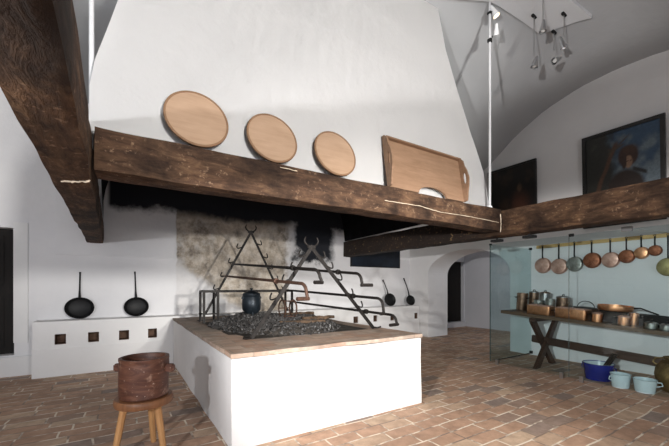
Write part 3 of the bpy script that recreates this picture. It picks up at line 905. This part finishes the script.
for v in bm.verts:
    q = noise.noise(v.co*6)*.007; r = Vector((v.co.x, v.co.y, 0))
    if r.length > .1: v.co += r.normalized()*q
obj('body', bm, vessel_m, ves, True)
va = -.5627                              # lugs lie across the view of the vessel
for sgn in (-1, 1):
    c = Vector((math.cos(va), math.sin(va), 0))*sgn
    bm = bmesh.new(); rot = Matrix.Rotation(va, 3, 'Z')
    add_box(bm, c*.195 + Vector((0, 0, .215)), (.075, .045, .06), rot, .010)
    obj('lug', bm, vessel_m, ves, True)

# ------------------------------------------------------------------ glass screen of the display
GX, GY = 5.242, 3.408
def pane(name, c, s, label):
    t = thing('glass_panel', label, 'glass', (c[0], c[1], 0), group='glass panels of the display')
    obj('pane', box((0, 0, c[2]), s), glass_m, t)
    return t
GZ0, GZ1 = .035, 2.0
S1 = y_on_plane(568.5, GX)
def clamp(parent, loc, s, mat=chrome_m): obj('clamp', box(loc, s, .004), mat, parent)
p1 = pane('a', (GX, (GY + S1)/2, (GZ0 + GZ1)/2), (.012, GY - S1 - .012, GZ1 - GZ0), 'clear glass panel in front of the X-shaped trestle of the pot table')
for e in (1,): obj('edge', box((0, e*(GY - S1 - .010)/2, (GZ0 + GZ1)/2), (.013, .004, GZ1 - GZ0)), gedge_m, p1)
for py, lab in ((497, 0), (561.5, 1)):
    y = y_on_plane(py, GX) - p1.location.y
    clamp(p1, (-.005, y, .04), (.03, .045, .08))
p2 = pane('b', (GX, S1/2 - .3, (GZ0 + GZ1)/2), (.012, S1 + .6 - .012, GZ1 - GZ0), 'clear glass panel in front of the enamel pots and the copper pans')
obj('edge', box((0, (S1 + .6 - .010)/2, (GZ0 + GZ1)/2), (.013, .003, GZ1 - GZ0)), gedge_m, p2)
clamp(p2, (-.005, y_on_plane(581.5, GX) - p2.location.y, .04), (.03, .045, .08))
clamp(p2, (-.0, (S1 + .6)/2 - .035, GZ1), (.03, .06, .04), black_m)
yr = y_on_plane(627, GX)
clamp(p2, (0, yr - p2.location.y, GZ1), (.03, .11, .06), simple('grey_clamp', (.25, .25, .25), .4, .8, .1, 8, .5, 0))
obj('stay_rod', tube([(.0, yr - p2.location.y, GZ1 + .015), (XW - GX - .01, yr - .06 - p2.location.y, GZ1 + .06)], .007), chrome_m, p2, True)
p3 = pane('c', ((GX + XW)/2 + .01, GY + .008, (GZ0 + GZ1)/2), (XW - GX - .03, .012, GZ1 - GZ0), 'glass end panel closing the display beside the arch')
obj('edge', box((-(XW - GX - .03)/2, 0, (GZ0 + GZ1)/2), (.004, .013, GZ1 - GZ0)), gedge_m, p3)
hw = (XW - GX - .03)/2
obj('foot_rail', tube([(-hw + .15, -.02, .035), (hw - .02, -.02, .035)], .009), iron_m, p3, True)
clamp(p3, (hw - .015, 0, GZ1), (.04, .05, .04), black_m); clamp(p3, (hw - .015, -.01, .05), (.04, .05, .05), black_m); clamp(p3, (-hw + .01, 0, GZ1), (.03, .04, .03), black_m)
for px, lab in ((497, 'small black box under the right beam close to the corner with the front beam'), (529.5, 'small black box under the right beam further along towards the pan rail')):
    y = y_on_plane(px, 4.53)
    t = thing('beam_fixture', lab, 'fixture', (4.53, y, BB - .012), group='black boxes under the right beam')
    obj('housing', box((0, 0, -.028), (.09, .15, .035), .005), black_m, t)
    obj('stem', tube([(0, 0, -.012), (0, 0, .008)], .015, 10), black_m, t)

# ------------------------------------------------------------------ table with trestles
TBX0, TBX1, TY0, TY1 = 5.50, 6.22, .35, 3.37
SL = .0643
def tabz(y): return .885 - SL*(TY1 - y)
table = thing('trestle_table', 'long dark wooden trestle table with X-shaped legs and stretcher behind the glass', 'table', (TBX0, TY1, 0))
bm = bmesh.new()
n = 20
th = .05
rows = []
for i in range(n + 1):
    y = -(TY1 - TY0)*i/n; z = tabz(TY1 + y)
    wob = .006*noise.noise(Vector((i*.7, 2, 0)))
    rows.append([bm.verts.new(p) for p in ((wob, y, z), (TBX1 - TBX0, y, z), (TBX1 - TBX0, y, z - th), (wob, y, z - th))])
for a, b in zip(rows, rows[1:]):
    for k in range(4): bm.faces.new((a[k], a[(k+1) % 4], b[(k+1) % 4], b[k]))
bm.faces.new(rows[0]); bm.faces.new(rows[-1][::-1])
obj('tabletop', bm, top_m, table)
def trestle(y):
    zt = tabz(y) - th
    xA, xB = .04, TBX1 - TBX0 - .06
    for k, (a, b) in enumerate(((xA, xB), (xB, xA))):
        w = .13
        poly = [(a - w/2, 0), (a + w/2, 0), (b + w/2, zt - .06), (b - w/2, zt - .06)]
        bm = prism(poly, y - TY1 + (.002 if k else -.055), y - TY1 + (.055 if k else -.002))
        obj('trestle_leg', bm, table_m, table)
    obj('trestle_head', box(((xA + xB)/2, y - TY1, zt - .032), (xB - xA + .16, .10, .062), .008), table_m, table)
yT1, yT2 = 2.83, .75
trestle(yT1); trestle(yT2)
a = Vector(((TBX1 - TBX0)/2 - .01, yT1 - TY1 + .20, tabz(yT1)*.49 + .005)); b = Vector(((TBX1 - TBX0)/2 - .01, yT2 - TY1 - .1, tabz(yT2)*.49 - .08))
bm = bmesh.new(); flat_bar(bm, a, b, .055, .12, Vector((0, 0, 1)) - (b - a).normalized()*(b - a).normalized().z)
obj('stretcher', bm, table_m, table)

# ---- vessels on the table
def T(px, X):
    y = y_on_plane(px, X); return X, y, tabz(y) + .002
TILT = (math.atan(SL), 0, 0)
def pot_prof(r, h, lip=.004, th=.004): return [(0, 0), (r*.96, 0), (r, .012), (r, h), (r + lip, h + .002), (r + lip, h + .006), (r - th, h + .006), (r - th, .014), (0, .012)]
def saucepan(label, px, X, r, h, mat, group=None, handle=None, lid=None, ears=False, zoff=0, hm=iron_m, cat='pot', name='saucepan', bands=0):
    x, y, z = T(px, X)
    t = thing(name, label, cat, (x, y, z + zoff), TILT, group=group)
    obj('body', lathe(pot_prof(r, h), 36), mat, t, True)
    if lid:
        obj('lid', lathe([(r + .006, h + .007), (r + .006, h + .014), (r*.7, h + .028), (r*.2, h + .034), (0, h + .034)], 36), lid, t, True)
        obj('lid_knob', tube([(-.03, 0, h + .03), (-.025, 0, h + .055), (.025, 0, h + .055), (.03, 0, h + .03)], .006, 8), hm, t, True)
    if handle:
        ang, l, up = handle
        c, s = math.cos(ang), math.sin(ang)
        pts = [(c*(r - .002), s*(r - .002), h*.8), (c*(r + l*.2), s*(r + l*.2), h*.84 + up*.3), (c*(r + l*.6), s*(r + l*.6), h*.86 + up*.75), (c*(r + l), s*(r + l), h*.86 + up)]
        obj('handle', tube(pts, [.012, .009, .009, .012], 8, 1.5), hm, t, True)
    if ears:
        for sg in (-1, 1):
            obj('ear', tube([(sg*.0 - .03, sg*(r - .002), h*.72), (-.028, sg*(r + .03), h*.76), (.028, sg*(r + .03), h*.76), (.03, sg*(r - .002), h*.72)], .006, 8), hm, t, True)
    return t
G = 'pots and pans on the trestle table'
saucepan('tall tarnished copper pot at the left end of the table', 521.5, 5.95, .085, .29, copperdark_m, G, ears=True)
saucepan('tall dark lidded pot behind the left copper fish kettle', 533, 6.13, .075, .305, copperdark_m, G, lid=tinlid_m)
saucepan('tall steel grey pot with lid, second behind the left copper fish kettle', 544, 6.10, .075, .31, tinlid_m, G, lid=copperdark_m)
saucepan('grey tinned saucepan behind the joint between both fish kettles', 549.5, 5.90, .066, .235, tin_m, G)
saucepan('shiny dark cylindrical pot behind the right copper fish kettle', 562, 6.02, .092, .27, copperdark_m, G, lid=tinlid_m)
saucepan('grey tinned saucepan standing in front of the two lidded pots', 538, 5.87, .074, .20, tin_m, G, ears=True)
def kettle(label, pxa, pxb, X0, w, h, mat):
    ya, yb = y_on_plane(pxa, X0), y_on_plane(pxb, X0)
    yc = (ya + yb)/2; L = ya - yb
    t = thing('fish_kettle', label, 'pan', (X0 + w/2, yc, tabz(yc) + .002), TILT, group='long copper fish kettles')
    bm = bmesh.new(); rr = .03
    def ring(inset, z):
        out = []
        for cx, cy, a0 in ((w/2 - rr, L/2 - rr, 0), (-w/2 + rr, L/2 - rr, PI/2), (-w/2 + rr, -L/2 + rr, PI), (w/2 - rr, -L/2 + rr, 1.5*PI)):
            for k in range(5): a = a0 + PI/2*k/4; out.append(bm.verts.new((cx + (rr - inset)*math.cos(a), cy + (rr - inset)*math.sin(a), z)))
        return out
    rings = [ring(.004, 0), ring(0, .01), ring(0, h), ring(-.005, h + .003), ring(-.005, h + .009), ring(.005, h + .009), ring(.006, .012)]
    for a, b in zip(rings, rings[1:]):
        for k in range(20): bm.faces.new((a[k], a[(k+1) % 20], b[(k+1) % 20], b[k]))
    bm.faces.new(rings[0][::-1]); bm.faces.new(rings[-1])
    obj('body', bm, mat, t, True)
    bm = bmesh.new()
    add_box(bm, (0, 0, h + .012), (w + .004, L + .004, .008), None, .003); add_box(bm, (0, 0, h + .019), (w*.8, L*.85, .01), None, .004)
    obj('lid', bm, copperdull_m, t)
    obj('lid_handle', tube([(0, -.05, h + .022), (0, -.045, h + .05), (0, .045, h + .05), (0, .05, h + .022)], .006, 8), iron_m, t, True)
    for sg in (-1, 1): obj('end_handle', tube([(-.04, sg*(L/2 - .002), h*.7), (-.035, sg*(L/2 + .022), h*.72), (.035, sg*(L/2 + .022), h*.72), (.04, sg*(L/2 - .002), h*.7)], .006, 8), iron_m, t, True)
kettle('long bright copper fish kettle at the left front of the table', 526, 549, 5.56, .19, .125, copper_m)
kettle('long pinkish copper fish kettle in the middle front of the table', 554, 585, 5.56, .19, .13, copper_m)
# shallow pan with a bail handle lying on top behind
x, y, z = T(585, 5.92)
t = thing('bail_pan', 'flat dark pan with a thin arched bail handle behind the fish kettle', 'pan', (x, y, z), TILT, group=G)
obj('body', lathe(pot_prof(.15, .14), 40), copperdark_m, t, True)
obj('lid', lathe([(.155, .147), (.155, .155), (.10, .166), (0, .17)], 40), iron_m, t, True)
obj('bail', tube([(.0, .115*math.cos(PI*k/14), .15 + .105*math.sin(PI*k/14)) for k in range(15)], .0055, 8), iron_m, t, True)
saucepan('small shiny copper saucepan at the table front beside the fish kettle', 597, 5.60, .058, .105, copper_m, G, handle=(.35, .12, .03), lid=copperdull_m)
# large shallow copper pan standing on a dark box-like pan
x, y, z = T(612, 5.88)
base = thing('roasting_pan', 'dark deep roasting pan under the big shallow copper pan', 'pan', (x, y, z), TILT, group=G)
obj('body', lathe(pot_prof(.17, .135), 40, sx=.8, sy=1.0), iron_m, base, True)
obj('lid', lathe([(0, .1425), (.176, .1425), (.176, .150), (.02, .156), (0, .156)], 40, sx=.8, sy=1.0), iron_m, base, True)
t = thing('saute_pan', 'large shallow copper pan with long dark handle raised above the other pots', 'pan', (x + .01, y - .03, z + .160), TILT, group=G)
obj('body', lathe(pot_prof(.20, .065), 44), copper_m, t, True)
obj('handle', tube([(.03, -.198, .05), (.02, -.27, .062), (-.0, -.40, .02), (-.01, -.46, -.0)], [.012, .009, .009, .010], 8, 1.6), iron_m, t, True)
saucepan('copper saucepan with gleaming side at the table front under the shallow pan', 623.5, 5.62, .062, .10, copper_m, G, handle=(1.2, .08, .02), lid=copperdull_m)
saucepan('small copper pot tucked behind the gleaming saucepan', 633.5, 5.79, .050, .15, copper_m, G, ears=True)
x, y, z = T(657, 5.98)
t = thing('roasting_pan', 'large dark rectangular roasting pan near the right end of the view', 'pan', (x, y, z), TILT, group=G)
w, L, h = .34, .52, .13
bm = bmesh.new()
o4 = [(-w/2, -L/2), (w/2, -L/2), (w/2, L/2), (-w/2, L/2)]
ra = [bm.verts.new((a*.9, b*.9, 0)) for a, b in o4]; rb = [bm.verts.new((a, b, h)) for a, b in o4]; rc = [bm.verts.new((a*1.05, b*1.04, h + .004)) for a, b in o4]; rd = [bm.verts.new((a*.97, b*.97, h + .003)) for a, b in o4]; re = [bm.verts.new((a*.87, b*.88, .008)) for a, b in o4]
for a, b in ((ra, rb), (rb, rc), (rc, rd), (rd, re)):
    for k in range(4): bm.faces.new((a[k], a[(k+1) % 4], b[(k+1) % 4], b[k]))
bm.faces.new(ra[::-1]); bm.faces.new(re)
obj('body', bm, iron_m, t)
for sg in (-1, 1): obj('end_handle', tube([(-.07, sg*L/2*.99, h*.8), (-.06, sg*(L/2 + .035), h*.85), (.06, sg*(L/2 + .035), h*.85), (.07, sg*L/2*.99, h*.8)], .008, 8), iron_m, t, True)
saucepan('low silvery copper dish with lid at the table front before the dark roasting pan', 651, 5.64, .062, .055, tin_m, G, lid=tinlid_m)
saucepan('low silvery dish at the table front, last on the right', 666, 5.64, .058, .05, tin_m, G, lid=tinlid_m)

# ---- copper pans on the rail
RY0, RY1 = y_on_plane(536.5, 6.53), .3
ry = lambda px: y_on_plane(px, 6.53)
zr = z_at(247.3, 6.53, RY0)
t = thing('pan_rail', 'long pale yellow wooden rail fixed to the right wall above the table', 'rail', (6.53, RY0, zr))
obj('rail', box((0, (RY1 - RY0)/2, 0), (.026, RY0 - RY1, .058), .004), rail_m, t)
for k in range(4): obj('bracket', box((.018, -.12 - k*.9, 0), (.024, .04, .035), .003), iron_m, t)
def hung_pan(label, px, pyc, d_px, mat, py_top, name='hanging_pan', front=False, inner=None):
    X = 6.47; y = y_on_plane(px, X); zc = z_at(pyc, X, y); r = d_px/2*depth(X, y)/337.0
    ztop = z_at(py_top, X, y)
    t = thing(name, label, 'pan', (X, y, zc), (0, 0, 0), group='copper pans hanging on the rail')
    # opening towards the wall: the copper bottom faces the room (-X)
    bm = lathe([(0, .030), (r*.80, .030), (r*.88, .026), (r*.97, -.020), (r, -.022), (r*.98, -.027), (r*.86, .020), (0, .024)], 36)
    bmesh.ops.rotate(bm, verts=bm.verts, matrix=Matrix.Rotation(-PI/2, 3, 'Y'))
    obj('body', bm, mat, t, True)
    h = ztop - zc
    pts = [(.005, 0, r*.93), (-.005, 0, r + .04), (-.004, 0, (h + r)/2), (-.0, 0, h - .01), (.02, 0, h + .012), (.05, 0, h + .008), (.055, 0, h - .015)]
    pts = [p if k < 4 else (p[0] - .0, p[1], p[2]) for k, p in enumerate(pts)]
    h2 = obj('handle', tube(pts[:4], [.018, .015, .015, .018], 8, .6), blackiron_m, t, True)
    obj('hanging_loop', tube([(-.002, .012*math.cos(2*PI*k/12), h + .004 + .014*math.sin(2*PI*k/12)) for k in range(13)], .004, 6), blackiron_m, h2, True)
    # nail on the rail
    return t
hung_pan('pale rubbed copper pan hanging first from the left on the rail', 542.5, 265.5, 15.6, copperdull_m, 246)
hung_pan('pale copper pan hanging second from the left on the rail', 558.7, 266.3, 15.8, copperdull_m, 244.5)
hung_pan('grey tinned pan hanging on the rail, only grey one in the row', 574.3, 264, 15.2, tin_m, 242.5)
hung_pan('dark red-brown copper pan hanging next to the grey pan on the rail', 591.6, 260.3, 15.8, copperred_m, 241.5)
hung_pan('copper pan with pinkish bottom hanging fifth on the rail, before two smaller pans', 610.2, 259.8, 15.6, copperdull_m, 239.5)
hung_pan('brown copper pan hanging on the rail third before the brass one', 626.3, 256.3, 13.6, copperred_m, 238)
hung_pan('small mottled copper pan hanging on the rail second before the brass one', 641.2, 252.8, 12.2, copper_m, 236.2)
hung_pan('smallest red copper pan hanging on the rail next to the brass pan', 654.8, 250.4, 11.0, copperred_m, 235.6)
hung_pan('large yellow-green brass skimmer pan hanging last on the rail at the right edge', 668, 266.8, 18.5, brass_m, 235)

# ---- enamel pots on the floor
def enamel(label, px, py_b, d_px, h_px, mat, X, ears, inner=None):
    y = y_on_plane(px, X); sc = depth(X, y)/337.0
    r = d_px/2*sc; h = h_px*sc
    t = thing('enamel_pot', label, 'pot', (X, y, 0.002), group='enamel pots on the floor')
    obj('body', lathe([(0, 0), (r*.80, 0), (r*.84, .01), (r*.97, h*.9), (r, h), (r + .006, h + .004), (r - .004, h + .006), (r*.94, h*.9), (r*.80, .014), (0, .012)], 40), mat, t, True)
    if inner: 
        o = obj('lining', lathe([(r*.985, h + .007), (r*.93, h*.9), (r*.78, .02), (0, .018)], 40), inner, t, True); o['label'] = 'white enamel inside'
    for a in ears:
        c, s = math.cos(a), math.sin(a); n_ = Vector((c, s, 0)); q = Vector((-s, c, 0))
        obj('ear', tube([n_*r*.96 - q*.0 + Vector((0, 0, h*.85)), n_*(r + .035) + Vector((0, 0, h*.86)), n_*(r + .045) + Vector((0, 0, h*.62)), n_*r*.90 + Vector((0, 0, h*.5))], .007, 8), mat if not inner else blue_m, t, True)
    return t, r, h, y
XF = 5.52
XF = 5.62
t, r, h, yb = enamel('big blue enamel pot with white inside on the floor under the table', 598.5, 384, 26, 16, blue_m, XF, (1.35, -1.8), wenamel_m)
for k in range(3):
    l = thing('ladle', ['dark iron skimmer in the blue pot, leftmost of the three handles', 'dark iron ladle in the blue pot, middle one of the three handles', 'dark iron ladle in the blue pot, rightmost of the three handles'][k], 'ladle', (XF + .02 - .02*k, yb - .005 - .03*k, .035), (R(6), 0, 0), group='ladles in the blue pot')
    obj('handle', tube([(0, .05, .015), (0, -.02, .14), (0, -.115, .36)], [.010, .010, .013], 8), iron_m, l, True)
    bw = lathe([(0, 0), (.02, .003), (.03, .015), (.028, .016), (.018, .007), (0, .004)], 16)
    obj('bowl', bw, iron_m, l, True, (0, .055, -.002))
enamel('white enamel pot on the floor next to the blue pot', 620.5, 389, 16.5, 13, wenamel_m, 5.42, (2.6,), None)
enamel('white enamel chamber pot with one handle on the floor beside the brass jar', 645, 395, 18.5, 12.5, wenamel_m, 5.42, (-1.2,), None)
X = 5.74; y = y_on_plane(676.5, X)
t = thing('brass_jar', 'large bulging brown brass jar on the floor at the right edge', 'jar', (X, y, .002))
rr = 16.5*depth(X, y)/337
obj('body', lathe([(0, 0), (rr*.62, 0), (rr*.70, .015), (rr*.92, .10), (rr, .20), (rr*.93, .29), (rr*.70, .36), (rr*.52, .385), (rr*.60, .42), (rr*.56, .42), (rr*.46, .38), (0, .30)], 44), jug_m, t, True)
for sg in (-1, 1): obj('handle', tube([(0, sg*rr*.88, .30), (0, sg*(rr*1.08), .335), (0, sg*(rr*.95), .385), (0, sg*rr*.58, .40)], .010, 8), jug_m, t, True)

# ------------------------------------------------------------------ paintings
def canvas_mat():
    m = M('oil_paint', .42, 0, .4)
    a = m.node('ShaderNodeVertexColor', layer_name='paint')
    f = m.noise(m.coord(), 30, 5, .7)
    m.color(m.mix(1.0, a.outputs['Color'], m.ramp(f, [(.3, .75), (.7, 1.2)]), 'MULTIPLY'))
    m.bump(f, .1, .005); return m.m
paint_m = canvas_mat()
frame_m = simple('black_picture_frame', (.010, .009, .008), .4, 0, .3, 10, .5, .05)
def painting(name, label, Y0, Y1, z0, z1, fn, lean, fw=.055, nu=70, nv=90):
    w, h = Y0 - Y1, z1 - z0
    t = thing(name, label, 'painting', (XW - .035, (Y0 + Y1)/2, z0), (0, R(-lean), 0), group='oil paintings on the right wall')
    bm = bmesh.new()
    cl = bm.verts.layers.float_color.new('paint')
    g = {}
    for i in range(nu + 1):
        for j in range(nv + 1):
            u, v = i/nu, j/nv
            g[i, j] = bm.verts.new((-.006, w/2 - fw - u*(w - 2*fw), fw + v*(h - 2*fw))); g[i, j][cl] = (*fn(u, v), 1)
    for i in range(nu):
        for j in range(nv): bm.faces.new((g[i, j], g[i+1, j], g[i+1, j+1], g[i, j+1]))
    e = []
    bk = [bm.verts.new((.012, sy_*(w/2 - fw), zz)) for sy_, zz in ((1, fw), (-1, fw), (-1, h - fw), (1, h - fw))]
    bm.faces.new(bk)
    obj('canvas', bm, paint_m, t)
    bm = bmesh.new()
    for c, s in (((0, 0, fw/2), (.045, w, fw)), ((0, 0, h - fw/2), (.045, w, fw)), ((0, w/2 - fw/2, h/2), (.045, fw, h - 2*fw)), ((0, -w/2 + fw/2, h/2), (.045, fw, h - 2*fw))): add_box(bm, c, s, None, .004)
    obj('frame', bm, frame_m, t)
    return t
def sm(a, b, x):
    t = max(0, min(1, (x - a)/(b - a))); return t*t*(3 - 2*t)
def lerp(a, b, t): return tuple(p + (q - p)*t for p, q in zip(a, b))
def ell(u, v, cu, cv, ru, rv, soft=.15): return 1 - sm(1 - soft, 1 + soft, math.hypot((u - cu)/ru, (v - cv)/rv))
def paint_big(u, v):
    n = noise.noise(Vector((u*5, v*6, 0)))*.5 + noise.noise(Vector((u*14, v*15, 3)))*.3
    sky = lerp((.028, .055, .095), (.10, .13, .15), sm(-.1, .35, n + (.35 - abs(v - .45))*.8))
    c = lerp(sky, (.016, .016, .013), 1 - sm(.30, .55, u + n*.22 + (v - .6)*.10))
    c = lerp(c, (.055, .052, .042), .7*sm(.15, .4, n)*ell(u, v, .42, .88, .28, .14, .6))
    tu = .20 + (v - .44)*.55 + .02*noise.noise(Vector((v*9, 0, 0)))
    c = lerp(c, (.060, .028, .016), (1 - sm(.018, .045, abs(u - tu)))*(1 - sm(.84, .92, v)))
    for k, (a, b) in enumerate(((.50, .10), (.34, -.12), (.56, .2))):             # branches
        bv = .80 + (u - .40)*b*3
        c = lerp(c, (.050, .030, .018), .8*(1 - sm(.006, .018, abs(v - bv)))*sm(.30, .36, u)*(1 - sm(a, a + .1, u)))
    c = lerp(c, (.018, .010, .007), ell(u, v, .56, .36, .25, .20))                 # coat
    c = lerp(c, (.030, .013, .008), ell(u, v, .60, .70, .135, .115))              # fur hat
    c = lerp(c, (.045, .021, .012), ell(u, v, .61, .765, .115, .05, .5)*.8)
    c = lerp(c, (.20, .115, .07), ell(u, v, .605, .635, .052, .068))               # face
    c = lerp(c, (.028, .013, .009), ell(u, v, .545, .65, .035, .085))
    c = lerp(c, (.04, .018, .012), ell(u, v, .598, .645, .014, .007)); c = lerp(c, (.04, .018, .012), ell(u, v, .632, .645, .012, .007))
    dl = abs((v - .545) + (u - .69)*.40)                                           # pipe held to the right
    c = lerp(c, (.012, .010, .010), (1 - sm(.014, .028, dl))*sm(.64, .68, u)*(1 - sm(.82, .86, u)))
    return tuple(q*1.35 for q in c)
def paint_small(u, v):
    n = noise.noise(Vector((u*4, v*4, 8)))*.5 + noise.noise(Vector((u*11, v*11, 5)))*.4
    c = lerp((.010, .008, .007), (.030, .017, .011), sm(-.1, .5, n))
    c = lerp(c, (.075, .026, .014), .75*ell(u, v, .70, .42, .17, .17, .7))
    c = lerp(c, (.10, .055, .032), .7*ell(u, v, .69, .66, .05, .06, .5)); c = lerp(c, (.05, .028, .018), .6*ell(u, v, .35, .38, .10, .14, .7))
    return c
ya, yb = y_on_plane(583.5, XW - .04), y_on_plane(666.5, XW - .04)
painting('oil_painting', 'large dark oil painting of a person in a fur hat under a blue sky', ya, yb, 2.25, z_at(139.5, XW - .06, ya), paint_big, 2.2)
ya, yb = y_on_plane(489, XW - .04), y_on_plane(537, XW - .04)
painting('oil_painting', 'nearly black oil painting with faint reddish figures between hood and large painting', ya, yb, 2.33, z_at(173, XW - .06, ya), paint_small, 1.5, .04)

# ------------------------------------------------------------------ light
def spot(name, loc, target, power, col, size, radius, blend=.6):
    l = bpy.data.lights.new(name, 'SPOT'); l.energy = power; l.color = col; l.spot_size = R(size); l.spot_blend = blend; l.shadow_soft_size = radius
    o = bpy.data.objects.new(name, l); C.objects.link(o); o.location = loc
    o.rotation_euler = (Vector(target) - Vector(loc)).to_track_quat('-Z', 'Y').to_euler(); return o
def area(name, loc, target, power, col, sx_, sy_):
    l = bpy.data.lights.new(name, 'AREA'); l.energy = power; l.color = col; l.shape = 'RECTANGLE'; l.size = sx_; l.size_y = sy_
    o = bpy.data.objects.new(name, l); C.objects.link(o); o.location = loc
    o.rotation_euler = (Vector(target) - Vector(loc)).to_track_quat('-Z', 'Y').to_euler(); return o
spot('photo_lamp_left', (-2.0, -.1, 1.70), (1.6, 4.2, 1.3), 290, (.93, .955, 1.0), 120, .06)
spot('photo_lamp_far', (-2.0, -.15, 1.75), (4.6, 2.1, 1.3), 850, (1.0, .97, .95), 74, .06, .7)
spot('photo_lamp_right', (1.7, -2.6, 1.75), (2.5, 2.4, .9), 1000, (1.0, .965, .91), 46, .08)
spot('photo_lamp_hood', (1.6, -2.9, 2.9), (1.9, 2.9, 3.6), 1500, (1.0, .985, .95), 64, .25)
area('front_fill', (.6, -3.4, 1.0), (1.2, 4.0, 1.7), 105, (.86, .91, 1.0), 5.0, 1.7)  # broad soft fill added behind the camera; the wall there has no window
area('fill_left', (-3.7, 1.0, 2.2), (2.0, 3.5, 1.6), 22, (.85, .92, 1.0), 1.4, 1.4)  # unseen cool area light added as fill from the left
l = bpy.data.lights.new('passage_fill', 'POINT'); l.energy = 20; l.color = (.92, .94, 1.0); l.shadow_soft_size = .2  # unseen point light added to brighten the passage beyond the arch
o = bpy.data.objects.new('passage_fill', l); C.objects.link(o); o.location = (8.0, 3.6, 2.5)

w = bpy.data.worlds.new('World'); S.world = w; w.use_nodes = True
w.node_tree.nodes['Background'].inputs[0].default_value = (.5, .55, .62, 1); w.node_tree.nodes['Background'].inputs[1].default_value = .3

# ------------------------------------------------------------------ camera
cd = bpy.data.cameras.new('camera'); cam = bpy.data.objects.new('camera', cd); C.objects.link(cam)
cd.sensor_width = 36; cd.lens = 337/669*36; cd.shift_y = 63/669; cd.clip_start = .02
cam.location = (0, 0, 1.3); cam.rotation_euler = (PI/2, 0, math.radians(-32.24))
S.camera = cam
S.view_settings.view_transform = 'Standard'; S.view_settings.look = 'None'; S.view_settings.gamma = 1; S.view_settings.use_curve_mapping = False
S.view_settings.exposure = 0.0
